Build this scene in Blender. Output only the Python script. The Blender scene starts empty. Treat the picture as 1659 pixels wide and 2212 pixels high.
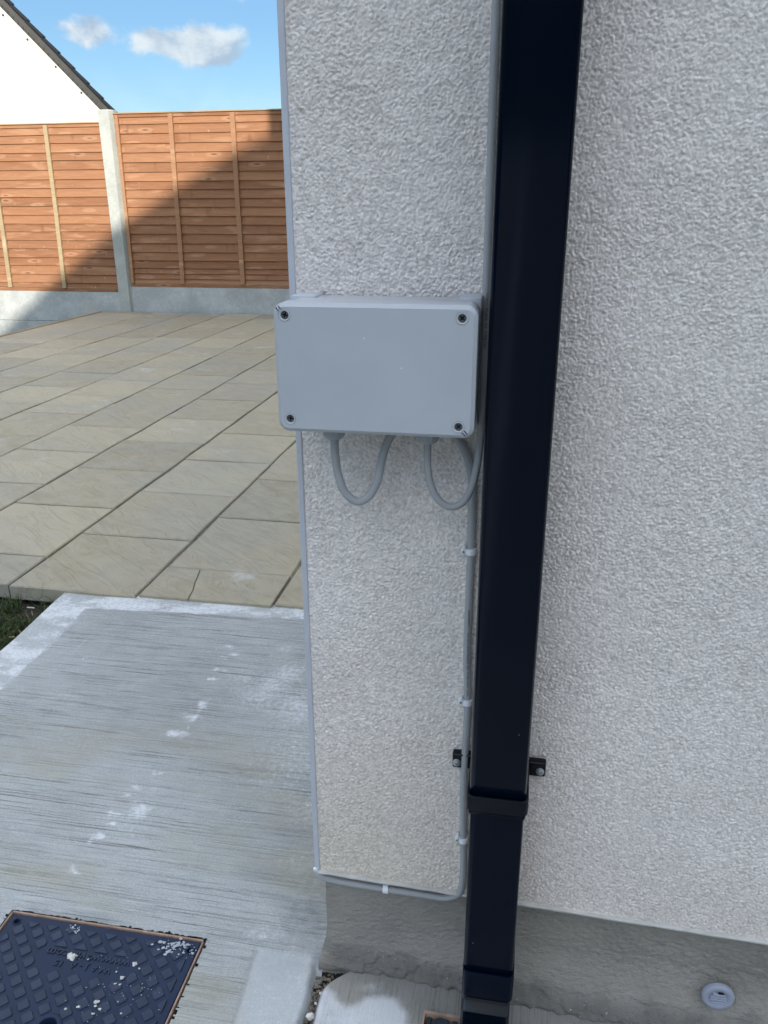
import bpy, bmesh, math, random
import numpy as np
from mathutils import Vector, Matrix
random.seed(7)
rng = np.random.RandomState(11)
sc = bpy.context.scene
C = sc.collection

# ------------------------------------------------------------------ camera, sky, sun, exposure
cam_d = bpy.data.cameras.new("camera")
cam = bpy.data.objects.new("camera", cam_d)
C.objects.link(cam)
right = Vector((0.984705, 0.174414, -0.003752))
down = Vector((0.058365, -0.350120, -0.934884))
fwd = right.cross(down).normalized()
rotm = Matrix((right, -down, -fwd)).transposed()
cam.matrix_world = Matrix.Translation((0.2374, -0.8048, 1.0)) @ rotm.to_4x4()
cam_d.sensor_fit = 'VERTICAL'
cam_d.sensor_height = 36.0
cam_d.lens = 36.0 * 1740.63 / 2212.0
cam_d.clip_start = 0.02
cam_d.clip_end = 1500
sc.camera = cam

SUN_EL, SUN_AZ = 17.0, 162.5          # azimuth clockwise from +Y
world = bpy.data.worlds.new("World")
sc.world = world
world.use_nodes = True
SKY_STRENGTH = 0.15
SUN_STRENGTH = 2.0
EXPOSURE = 1.38

sun_d = bpy.data.lights.new("sun", 'SUN')
sun_d.energy = SUN_STRENGTH
sun_d.angle = math.radians(0.55)
sun_d.color = (1.0, 0.93, 0.82)
sun = bpy.data.objects.new("sun", sun_d)
C.objects.link(sun)
sdir = Vector((math.sin(math.radians(SUN_AZ)) * math.cos(math.radians(SUN_EL)),
               math.cos(math.radians(SUN_AZ)) * math.cos(math.radians(SUN_EL)),
               math.sin(math.radians(SUN_EL))))
sun.rotation_euler = sdir.to_track_quat('Z', 'Y').to_euler()
sun.location = (3, -14, 12)

vs = sc.view_settings
vs.view_transform = 'Standard'
vs.look = 'None'
vs.exposure = EXPOSURE
vs.gamma = 1
vs.use_curve_mapping = False


class NT:
    """small helper around a node tree"""
    def __init__(self, tree):
        self.t = tree
        self.t.nodes.clear()

    def n(self, typ, props=None, **inp):
        nd = self.t.nodes.new(typ)
        for k, v in (props or {}).items():
            setattr(nd, k, v)
        for k, v in inp.items():
            key = int(k[1:]) if k[0] == 'i' and k[1:].isdigit() else k.replace('_', ' ')
            s = nd.inputs[key]
            if isinstance(v, bpy.types.NodeSocket):
                self.t.links.new(v, s)
            elif isinstance(v, bpy.types.Node):
                self.t.links.new(v.outputs[0], s)
            else:
                s.default_value = v
        return nd

    def math(self, op, a, b=0.0, c=0.0, clamp=False):
        nd = self.n('ShaderNodeMath', dict(operation=op, use_clamp=clamp), i0=a, i1=b, i2=c)
        return nd.outputs[0]

    def mix(self, f, a, b, mode='MIX'):
        nd = self.n('ShaderNodeMix', dict(data_type='RGBA', blend_type=mode, clamp_factor=True))
        for i, v in ((0, f), (6, a), (7, b)):
            if isinstance(v, (bpy.types.NodeSocket,)):
                self.t.links.new(v, nd.inputs[i])
            else:
                nd.inputs[i].default_value = (*v, 1) if isinstance(v, tuple) and len(v) == 3 else v
        return nd.outputs[2]

    def ramp(self, f, stops, interp='LINEAR'):
        nd = self.n('ShaderNodeValToRGB', Fac=f)
        cr = nd.color_ramp
        cr.interpolation = interp
        while len(cr.elements) < len(stops):
            cr.elements.new(0.5)
        for e, (p, c) in zip(cr.elements, stops):
            e.position = p
            e.color = (c, c, c, 1) if not isinstance(c, tuple) else (*c, 1)
        return nd.outputs[0]

    def noise(self, vec, scale, detail=4, rough=0.55, dist=0.0):
        nd = self.n('ShaderNodeTexNoise', Scale=scale, Detail=detail, Roughness=rough, Distortion=dist)
        if vec is not None:
            self.t.links.new(vec, nd.inputs['Vector'])
        return nd.outputs[0]

    def mapping(self, vec, scale=(1, 1, 1), loc=(0, 0, 0)):
        nd = self.n('ShaderNodeMapping', Vector=vec)
        nd.inputs['Scale'].default_value = scale
        nd.inputs['Location'].default_value = loc
        return nd.outputs[0]

    def smooth(self, v, a, b):
        nd = self.n('ShaderNodeMapRange', dict(interpolation_type='SMOOTHSTEP'), Value=v, From_Min=a, From_Max=b)
        return nd.outputs[0]


CLOUD_LO, CLOUD_HI = (1.15, 1.42, 1.75), (2.2, 2.35, 2.4)
# sky: Nishita plus fair-weather clouds, the unseen ones overhead brightened to fill the shade
w = NT(world.node_tree)
sky = w.n('ShaderNodeTexSky', dict(sky_type='NISHITA', sun_disc=False, sun_elevation=math.radians(SUN_EL),
                                   sun_rotation=math.radians(SUN_AZ), altitude=0, air_density=1.0,
                                   dust_density=0.4, ozone_density=2.5))
geo = w.n('ShaderNodeTexCoord').outputs['Generated']
xyz = w.n('ShaderNodeSeparateXYZ', Vector=geo)
az = w.math('MULTIPLY', w.math('ARCTAN2', xyz.outputs[0], xyz.outputs[1]), 57.29578)
el = w.math('MULTIPLY', w.math('ARCSINE', xyz.outputs[2]), 57.29578)
cvec = w.mapping(geo, (1.0, 1.0, 1.35), (0.35, 0.0, 0.1))
n1 = w.noise(cvec, 13.0, 7, 0.58, 0.3)
n2 = w.noise(w.mapping(geo, (1, 1, 2.0), (3.1, 0.7, 0.2)), 2.2, 5, 0.55)
dens = None
for (a0, e0, ra, re, amp) in ((-27.4, 9.6, 2.1, 1.1, 0.95), (-24.2, 9.3, 1.3, 0.7, 0.7), (-20.9, 9.0, 2.5, 1.25, 1.35),
                              (-19.0, 12.6, 1.9, 1.1, 0.8)):
    da = w.math('DIVIDE', w.math('SUBTRACT', az, a0), ra)
    de = w.math('DIVIDE', w.math('SUBTRACT', el, e0), re)
    g = w.math('POWER', 2.71828, w.math('MULTIPLY', w.math('ADD', w.math('MULTIPLY', da, da), w.math('MULTIPLY', de, de)), -1.0))
    g = w.math('MULTIPLY', g, amp)
    dens = g if dens is None else w.math('ADD', dens, g)
n3 = w.noise(w.mapping(geo, (1.0, 1.0, 1.5), (0.3, 0.2, 0.9)), 22.0, 6, 0.6, 0.3)
local = w.smooth(w.math('ADD', w.math('MULTIPLY', dens, 0.60), w.math('ADD', w.math('MULTIPLY', n1, 0.55), w.math('MULTIPLY', n3, 0.95))), 0.98, 1.26)
fill_clouds = w.math('MULTIPLY', w.smooth(w.math('ADD', w.math('MULTIPLY', n2, 0.75), w.math('MULTIPLY', n1, 0.25)), 0.44, 0.60),
                 w.smooth(el, 14.0, 24.0))
hz = w.math('MULTIPLY', w.smooth(el, 9.0, 1.0), 0.35)
cover = w.math('MAXIMUM', w.math('MAXIMUM', w.math('MULTIPLY', local, 0.85), w.math('MULTIPLY', fill_clouds, 0.8)), hz, clamp=True)
shade = w.noise(w.mapping(geo, (1, 1, 3.0), (0.4, 0.1, 0.0)), 14.0, 5, 0.5)
n1b = w.noise(w.mapping(geo, (1.0, 1.0, 1.35), (0.35, 0.0, 0.135)), 13.0, 7, 0.58, 0.3)
ccol = w.mix(w.smooth(w.math('ADD', w.math('MULTIPLY', w.math('SUBTRACT', n1, n1b), 1.6), w.math('MULTIPLY', shade, 0.5)), 0.02, 0.48), CLOUD_LO, CLOUD_HI)
ccol = w.mix(w.smooth(el, 12.0, 30.0), ccol, w.mix(w.smooth(shade, 0.3, 0.7), (6.5, 6.6, 6.6), (10.5, 10.2, 9.6)))  # clouds above the frame made far brighter, added fill for shaded surfaces
lowdim = w.mix(w.smooth(el, 10.0, 32.0), (0.255, 0.30, 0.335), (1.04, 1.0, 0.95))
tint = w.mix(1.0, sky.outputs[0], lowdim, 'MULTIPLY')
skyc = w.mix(cover, tint, ccol)
bg = w.n('ShaderNodeBackground', Color=skyc, Strength=SKY_STRENGTH)
w.t.links.new(bg.outputs[0], w.n('ShaderNodeOutputWorld').inputs[0])


# ------------------------------------------------------------------ helpers
def tag(o, label=None, cat=None, group=None, kind=None):
    if label: o['label'] = label
    if cat: o['category'] = cat
    if group: o['group'] = group
    if kind: o['kind'] = kind
    return o


def empty(name, loc=(0, 0, 0)):
    o = bpy.data.objects.new(name, None)
    o.location = loc
    o.empty_display_size = 0.05
    C.objects.link(o)
    return o


def link(name, me, mat=None, parent=None, smooth=False, loc=None):
    o = bpy.data.objects.new(name, me)
    if mat is not None and len(me.materials) == 0:
        me.materials.append(mat)
    if smooth:
        me.polygons.foreach_set('use_smooth', [True] * len(me.polygons))
    if loc is not None:
        o.location = loc
    C.objects.link(o)
    if parent is not None:
        o.parent = parent
        if parent.parent is None and parent.location.length > 0 and loc is None:
            o.location = -parent.location     # geometry is written in world metres
    return o


def mesh_of(bm, name='mesh'):
    me = bpy.data.meshes.new(name)
    bm.normal_update()
    bm.to_mesh(me)
    bm.free()
    return me


def box(bm, x0, x1, y0, y1, z0, z1, bev=0.0, seg=2):
    ret = bmesh.ops.create_cube(bm, size=1)
    vsn = ret['verts']
    for v in vsn:
        v.co = Vector(((x0 + x1) / 2 + v.co.x * (x1 - x0), (y0 + y1) / 2 + v.co.y * (y1 - y0), (z0 + z1) / 2 + v.co.z * (z1 - z0)))
    if bev > 0:
        es = {e for v in vsn for e in v.link_edges}
        bmesh.ops.bevel(bm, geom=list(es), offset=bev, segments=seg, affect='EDGES', profile=0.5)
    return vsn


def box_mesh(*a, **k):
    bm = bmesh.new()
    box(bm, *a, **k)
    return mesh_of(bm)


def rounded_rect(x0, x1, y0, y1, r, n=5):
    pts = []
    for cx, cy, a0 in ((x1 - r, y1 - r, 0), (x0 + r, y1 - r, 90), (x0 + r, y0 + r, 180), (x1 - r, y0 + r, 270)):
        for i in range(n + 1):
            a = math.radians(a0 + 90 * i / n)
            pts.append((cx + r * math.cos(a), cy + r * math.sin(a)))
    return pts


def loft(rings, close_ends=True, loop=False):
    """rings: list of equal-length lists of 3D points"""
    vv, ff = [], []
    n = len(rings[0])
    for r in rings:
        vv += [tuple(p) for p in r]
    for k in range(len(rings) - 1):
        for i in range(n):
            j = (i + 1) % n
            ff.append((k * n + i, k * n + j, (k + 1) * n + j, (k + 1) * n + i))
    if loop:
        k = len(rings) - 1
        for i in range(n):
            j = (i + 1) % n
            ff.append((k * n + i, k * n + j, j, i))
    elif close_ends:
        ff.append(tuple(range(n))[::-1])
        ff.append(tuple(range((len(rings) - 1) * n, len(rings) * n)))
    me = bpy.data.meshes.new('loft')
    me.from_pydata(vv, [], ff)
    bm = bmesh.new(); bm.from_mesh(me)
    bmesh.ops.recalc_face_normals(bm, faces=bm.faces)
    bm.to_mesh(me); bm.free()
    return me


def smooth_sharp(me, deg=35):
    me.polygons.foreach_set('use_smooth', [True] * len(me.polygons))
    try:
        me.set_sharp_from_angle(angle=math.radians(deg))
    except Exception:
        pass
    return me


def catmull(P, sub=10):
    P = [Vector(p) for p in P]
    out = []
    for i in range(len(P) - 1):
        p0 = P[max(i - 1, 0)]; p1 = P[i]; p2 = P[i + 1]; p3 = P[min(i + 2, len(P) - 1)]
        for k in range(sub):
            t = k / sub
            out.append(0.5 * ((2 * p1) + (p2 - p0) * t + (2 * p0 - 5 * p1 + 4 * p2 - p3) * t * t + (3 * p1 - p0 - 3 * p2 + p3) * t ** 3))
    out.append(P[-1])
    return out


def tube(path, r, n=12):
    rings = []
    up = Vector((0, 1, 0.01))
    for i, p in enumerate(path):
        d = (path[min(i + 1, len(path) - 1)] - path[max(i - 1, 0)]).normalized()
        a = (up - d * up.dot(d))
        if a.length < 1e-4: a = Vector((1, 0, 0))
        a.normalize(); b = d.cross(a)
        rings.append([p + a * (r * math.cos(2 * math.pi * k / n)) + b * (r * math.sin(2 * math.pi * k / n)) for k in range(n)])
        up = a
    me = loft(rings)
    me.polygons.foreach_set('use_smooth', [True] * len(me.polygons))
    return me


def cyl(c, r0, r1, h, axis='Z', n=24):
    """frustum from c along +axis"""
    c = Vector(c)
    rings = []
    for r, t in ((r0, 0), (r1, h)):
        ring = []
        for k in range(n):
            a = 2 * math.pi * k / n
            u, v = r * math.cos(a), r * math.sin(a)
            ring.append(c + (Vector((u, v, t)) if axis == 'Z' else Vector((u, t, v)) if axis == 'Y' else Vector((t, u, v))))
        rings.append(ring)
    return loft(rings)


def lathe(c, prof, axis='Y', n=28, loop=False):
    """prof: list of (radius, offset along axis)"""
    c = Vector(c)
    rings = []
    for r, t in prof:
        ring = []
        for k in range(n):
            a = 2 * math.pi * k / n
            u, v = r * math.cos(a), r * math.sin(a)
            ring.append(c + (Vector((u, v, t)) if axis == 'Z' else Vector((u, t, v))))
        rings.append(ring)
    return smooth_sharp(loft(rings, loop=loop), 40)


def join_meshes(ms):
    bm = bmesh.new()
    for m in ms:
        bm.from_mesh(m)
    return mesh_of(bm)


def cut(me, cutters):
    """boolean difference baked into a new mesh"""
    o = bpy.data.objects.new('tmp', me); C.objects.link(o)
    c = bpy.data.objects.new('tmpc', join_meshes(cutters)); C.objects.link(c)
    m = o.modifiers.new('b', 'BOOLEAN'); m.operation = 'DIFFERENCE'; m.object = c; m.solver = 'EXACT'
    m.use_self = True
    dg = bpy.context.evaluated_depsgraph_get()
    res = bpy.data.meshes.new_from_object(o.evaluated_get(dg), depsgraph=dg)
    bpy.data.objects.remove(o); bpy.data.objects.remove(c)
    return res


def text_mesh(body, size, extrude, xf, spacing=1.0, width=None):
    cu = bpy.data.curves.new('t', 'FONT')
    cu.body = body; cu.size = size; cu.extrude = extrude; cu.align_x = 'LEFT'; cu.space_character = spacing
    cu.resolution_u = 3
    o = bpy.data.objects.new('t', cu); C.objects.link(o)
    dg = bpy.context.evaluated_depsgraph_get()
    me = bpy.data.meshes.new_from_object(o.evaluated_get(dg), depsgraph=dg)
    bpy.data.objects.remove(o)
    co = np.zeros(len(me.vertices) * 3); me.vertices.foreach_get('co', co); co = co.reshape(-1, 3)
    if width:
        co[:, 0] *= width / (co[:, 0].max() - co[:, 0].min())
    me.vertices.foreach_set('co', co.ravel())
    me.transform(xf)
    return me


_lat = {}
def vnoise(x, y, seed=0):
    """smooth value noise in 2D, arrays in lattice units, result about -1..1"""
    L = _lat.setdefault(seed, np.random.RandomState(100 + seed).rand(256, 256) * 2 - 1)
    xi = np.floor(x).astype(np.int64); yi = np.floor(y).astype(np.int64)
    fx = x - xi; fy = y - yi
    fx = fx * fx * (3 - 2 * fx); fy = fy * fy * (3 - 2 * fy)
    a = L[xi & 255, yi & 255]; b = L[(xi + 1) & 255, yi & 255]
    c = L[xi & 255, (yi + 1) & 255]; d = L[(xi + 1) & 255, (yi + 1) & 255]
    return (a * (1 - fx) + b * fx) * (1 - fy) + (c * (1 - fx) + d * fx) * fy


def fbm(x, y, seed=0, oct=3, gain=0.5):
    s = 0; a = 1; t = 0
    for o in range(oct):
        s = s + a * vnoise(x * 2 ** o + 17.3 * o, y * 2 ** o + 5.1 * o, seed + o); t += a; a *= gain
    return s / t


def grains(x, y, cell, seed, jit=0.9):
    """rounded grains: returns (height 0..1, random per grain)"""
    rs = np.random.RandomState(500 + seed)
    jx, jy, hh = rs.rand(256, 256), rs.rand(256, 256), rs.rand(256, 256)
    x = x / cell; y = y / cell
    xi = np.floor(x).astype(np.int64); yi = np.floor(y).astype(np.int64)
    best = np.full(x.shape, -1.0); rid = np.zeros(x.shape)
    for ox in (-1, 0, 1):
        for oy in (-1, 0, 1):
            a = (xi + ox) & 255; b = (yi + oy) & 255
            dx = xi + ox + 0.5 + jit * (jx[a, b] - 0.5) - x
            dy = yi + oy + 0.5 + jit * (jy[a, b] - 0.5) - y
            r = hh[a, b]
            h = (0.35 + 0.65 * r) * (1 - (dx * dx + dy * dy) / (0.45 + 0.35 * r))
            m = h > best
            best = np.where(m, h, best); rid = np.where(m, r, rid)
    return np.maximum(best, -0.45), rid


def sstep(a, b, v):
    t = np.clip((v - a) / (b - a), 0, 1)
    return t * t * (3 - 2 * t)


def grid_mesh(P, keep=None, attrs=None, flip=False):
    """P: (nu, nv, 3) points; keep: (nu-1, nv-1) bool; attrs: name -> (nu, nv)"""
    nu, nv = P.shape[:2]
    idx = np.arange(nu * nv).reshape(nu, nv)
    q = np.stack([idx[:-1, :-1], idx[1:, :-1], idx[1:, 1:], idx[:-1, 1:]], -1)
    if flip: q = q[..., ::-1]
    q = q.reshape(-1, 4) if keep is None else q[keep]
    me = bpy.data.meshes.new('grid')
    me.vertices.add(nu * nv)
    me.vertices.foreach_set('co', P.reshape(-1).astype(np.float32))
    nf = len(q)
    me.loops.add(nf * 4)
    me.loops.foreach_set('vertex_index', q.reshape(-1).astype(np.int32))
    me.polygons.add(nf)
    me.polygons.foreach_set('loop_start', (np.arange(nf) * 4).astype(np.int32))
    try:
        me.polygons.foreach_set('loop_total', np.full(nf, 4, np.int32))
    except Exception:
        pass
    me.polygons.foreach_set('use_smooth', np.ones(nf, bool))
    for k, v in (attrs or {}).items():
        a = me.attributes.new(k, 'FLOAT', 'POINT')
        a.data.foreach_set('value', v.reshape(-1).astype(np.float32))
    me.update(calc_edges=True)
    me.validate()
    return me


def axis_pts(*spans):
    """spans: (start, stop, step) chained"""
    out = []
    for a, b, s in spans:
        n = max(1, int(round((b - a) / s)))
        out += list(np.linspace(a, b, n + 1)[:-1])
    out.append(spans[-1][1])
    return np.array(out)


# ------------------------------------------------------------------ materials
def new_mat(name):
    m = bpy.data.materials.new(name)
    m.use_nodes = True
    return m, NT(m.node_tree)


def finish(nt, color, rough=0.8, normal=None, spec=0.5, metal=0.0, coat=0.0, extra=None):
    b = nt.n('ShaderNodeBsdfPrincipled')
    for k, v in (('Base Color', color), ('Roughness', rough), ('Specular IOR Level', spec), ('Metallic', metal), ('Coat Weight', coat)):
        if isinstance(v, bpy.types.NodeSocket): nt.t.links.new(v, b.inputs[k])
        elif isinstance(v, tuple): b.inputs[k].default_value = (*v, 1)
        else: b.inputs[k].default_value = v
    for k, v in (extra or {}).items(): b.inputs[k].default_value = v
    if normal is not None: nt.t.links.new(normal, b.inputs['Normal'])
    nt.t.links.new(b.outputs[0], nt.n('ShaderNodeOutputMaterial').inputs[0])


def bump(nt, h, strength=0.5, dist=0.002, prev=None):
    nd = nt.n('ShaderNodeBump', Height=h, Strength=strength, Distance=dist)
    if prev is not None: nt.t.links.new(prev, nd.inputs['Normal'])
    return nd.outputs[0]


def objco(nt): return nt.n('ShaderNodeTexCoord').outputs['Object']
def attr(nt, name): return nt.n('ShaderNodeAttribute', dict(attribute_name=name)).outputs['Fac']
def rnd(nt): return nt.n('ShaderNodeObjectInfo').outputs['Random']


def m_render():
    m, t = new_mat('render'); c = objco(t)
    a = t.noise(c, 6, 4); b = t.noise(c, 300, 3, 0.6); d = t.noise(c, 1.6, 3)
    col = t.mix(t.smooth(a, 0.3, 0.7), (0.735, 0.68, 0.645), (0.80, 0.745, 0.705))
    col = t.mix(t.math('MULTIPLY', t.smooth(b, 0.62, 0.78), 0.35), col, (0.52, 0.50, 0.48))
    col = t.mix(t.math('MULTIPLY', t.smooth(d, 0.5, 0.7), 0.35), col, (0.68, 0.64, 0.56))
    col = t.mix(t.math('MULTIPLY', attr(t, 'dust_or_tint'), 0.85), col, (0.66, 0.585, 0.495))  # warm cast of the light painted into the wall colour
    gr = t.math('ADD', t.math('MULTIPLY', attr(t, 'grain'), 0.62), 0.70)
    grc = t.n('ShaderNodeCombineColor', i0=gr, i1=gr, i2=gr).outputs[0]
    col = t.mix(1.0, col, grc, 'MULTIPLY')
    spk = t.smooth(t.noise(c, 430, 2, 0.6), 0.60, 0.70)
    col = t.mix(t.math('MULTIPLY', spk, 0.40), col, (0.30, 0.285, 0.27))
    spl = t.smooth(t.noise(t.mapping(c, (1, 1, 1), (5, 2, 7)), 520, 2, 0.6), 0.60, 0.70)
    col = t.mix(t.math('MULTIPLY', spl, 0.25), col, (0.92, 0.89, 0.86))
    finish(t, col, 0.9, bump(t, t.noise(c, 900, 3, 0.6), 0.6, 0.0007), 0.25)
    return m


def m_render_coarse():
    m, t = new_mat('render_bump'); c = objco(t)
    a = t.noise(c, 6, 4)
    col = t.mix(a, (0.60, 0.585, 0.575), (0.665, 0.645, 0.62))
    finish(t, col, 0.9, bump(t, t.noise(c, 230, 4, 0.65), 1.0, 0.006), 0.25)
    return m


def m_plain(name, col, rough=0.6, spec=0.5, bscale=0, bstr=0.2, bdist=0.0006, var=0.0, metal=0.0, coat=0.0, vscale=25):
    m, t = new_mat(name); c = objco(t)
    cc = col
    if var > 0:
        nn = t.noise(c, vscale, 5, 0.6)
        cc = t.mix(t.smooth(nn, 0.25, 0.75), tuple(x * (1 - var) for x in col), tuple(min(1, x * (1 + var)) for x in col))
    nm = bump(t, t.noise(c, bscale, 4, 0.6), bstr, bdist) if bscale else None
    finish(t, cc, rough, nm, spec, metal, coat)
    return m


def m_pipe():
    m, t = new_mat('black_upvc'); c = objco(t)
    s = t.noise(t.mapping(c, (1, 1, 0.15)), 40, 4, 0.6)
    r = t.math('ADD', t.math('MULTIPLY', s, 0.16), 0.05)
    v = t.n('ShaderNodeTexVoronoi', Vector=c, Scale=90.0)
    dust_or_tint = t.math('MULTIPLY', t.math('LESS_THAN', v.outputs['Distance'], 0.045), t.math('GREATER_THAN', t.noise(c, 9, 2), 0.56))
    col = t.mix(dust_or_tint, (0.0007, 0.0040, 0.0125), (0.25, 0.27, 0.28))
    finish(t, col, r, bump(t, t.noise(t.mapping(c, (3, 3, 0.6)), 14, 2), 0.05, 0.002), 0.17)
    return m


def m_wood(name, lo, hi, knots=True):
    m, t = new_mat(name)
    c = t.n('ShaderNodeTexCoord').outputs['Object']
    r = rnd(t)
    off = t.n('ShaderNodeCombineXYZ', X=t.math('MULTIPLY', r, 37.0), Y=t.math('MULTIPLY', r, 11.0), Z=t.math('MULTIPLY', r, 53.0)).outputs[0]
    v = t.n('ShaderNodeVectorMath', dict(operation='ADD'), i0=c, i1=off).outputs[0]
    g = t.noise(t.mapping(v, (2.2, 8, 36)), 2.2, 6, 0.62, 0.7)
    g2 = t.noise(t.mapping(v, (1.2, 3, 6)), 1.6, 4, 0.55, 0.5)
    col = t.mix(t.smooth(g, 0.3, 0.72), lo, hi)
    dk = t.mix(r, tuple(x * 0.80 for x in lo), tuple(min(1, x * 1.12) for x in hi))
    col = t.mix(0.42, col, dk)
    col = t.mix(t.math('MULTIPLY', t.smooth(g2, 0.55, 0.72), 0.55), col, tuple(min(1, x * k) for x, k in zip(hi, (1.3, 1.45, 1.6))))
    if knots:
        kv = t.mapping(v, (1.6, 3, 6.5))
        vo = t.n('ShaderNodeTexVoronoi', Vector=kv, Scale=2.1)
        k = t.smooth(vo.outputs['Distance'], 0.17, 0.05)
        kr = t.smooth(vo.outputs['Distance'], 0.34, 0.2)
        gate = t.math('GREATER_THAN', t.n('ShaderNodeSeparateColor', Color=vo.outputs['Color']).outputs[0], 0.5)
        gate2 = t.math('GREATER_THAN', t.n('ShaderNodeSeparateColor', Color=vo.outputs['Color']).outputs[1], 0.55)
        col = t.mix(t.math('MULTIPLY', t.math('MULTIPLY', kr, gate), 0.4), col, tuple(min(1, x * k_) for x, k_ in zip(hi, (1.35, 1.55, 1.8))))
        col = t.mix(t.math('MULTIPLY', t.math('MULTIPLY', k, gate), 0.75), col, (0.10, 0.04, 0.022))
        col = t.mix(t.math('MULTIPLY', t.smooth(t.noise(t.mapping(v, (9, 3, 2)), 1.3, 3, 0.5), 0.62, 0.75), 0.5), col, (0.20, 0.085, 0.042))
        streak = t.smooth(t.noise(t.mapping(v, (14, 3, 5)), 2.0, 3, 0.6, 1.5), 0.64, 0.74)
        col = t.mix(t.math('MULTIPLY', t.math('MULTIPLY', streak, gate2), 0.5), col, (0.72, 0.48, 0.27))
    finish(t, col, 0.8, bump(t, g, 0.35, 0.004), 0.25)
    return m


def m_slab():
    m, t = new_mat('riven_slab'); c = t.n('ShaderNodeNewGeometry').outputs['Position']; r = rnd(t)
    off = t.n('ShaderNodeCombineXYZ', X=t.math('MULTIPLY', r, 19.0), Y=t.math('MULTIPLY', r, 7.0), Z=0.0).outputs[0]
    v = t.n('ShaderNodeVectorMath', dict(operation='ADD'), i0=c, i1=off).outputs[0]
    a = t.noise(c, 1.7, 5, 0.6)
    b = t.noise(v, 14, 6, 0.65)
    col = t.mix(r, (0.335, 0.290, 0.205), (0.490, 0.425, 0.300))
    col = t.mix(t.math('MULTIPLY', t.smooth(b, 0.3, 0.7), 0.5), col, (0.47, 0.43, 0.33))
    col = t.mix(t.math('MULTIPLY', t.smooth(a, 0.4, 0.65), 0.5), col, (0.35, 0.345, 0.305))
    w1 = t.math('MULTIPLY', t.smooth(t.noise(c, 3.1, 3, 0.5), 0.60, 0.70), t.smooth(t.noise(c, 16, 5, 0.7), 0.42, 0.72))
    col = t.mix(t.math('MULTIPLY', w1, 0.6), col, (0.62, 0.63, 0.63))
    # riven ridges: stretched noise on a slanting direction
    rot = t.n('ShaderNodeVectorRotate', dict(rotation_type='Z_AXIS'), Vector=v, Angle=0.62).outputs[0]
    rv = t.noise(t.mapping(rot, (2.4, 9, 3)), 1.9, 5, 0.6, 0.9)
    ridge = t.smooth(t.math('ABSOLUTE', t.math('SUBTRACT', rv, 0.5)), 0.0, 0.035)
    nb = bump(t, t.math('ADD', rv, t.math('MULTIPLY', ridge, 0.10)), 0.6, 0.017)
    nb = bump(t, t.noise(v, 160, 4, 0.6), 0.35, 0.001, nb)
    col = t.mix(t.math('MULTIPLY', t.math('SUBTRACT', 1.0, ridge), 0.16), col, (0.24, 0.215, 0.165))
    finish(t, col, 0.75, nb, 0.3)
    return m


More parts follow.
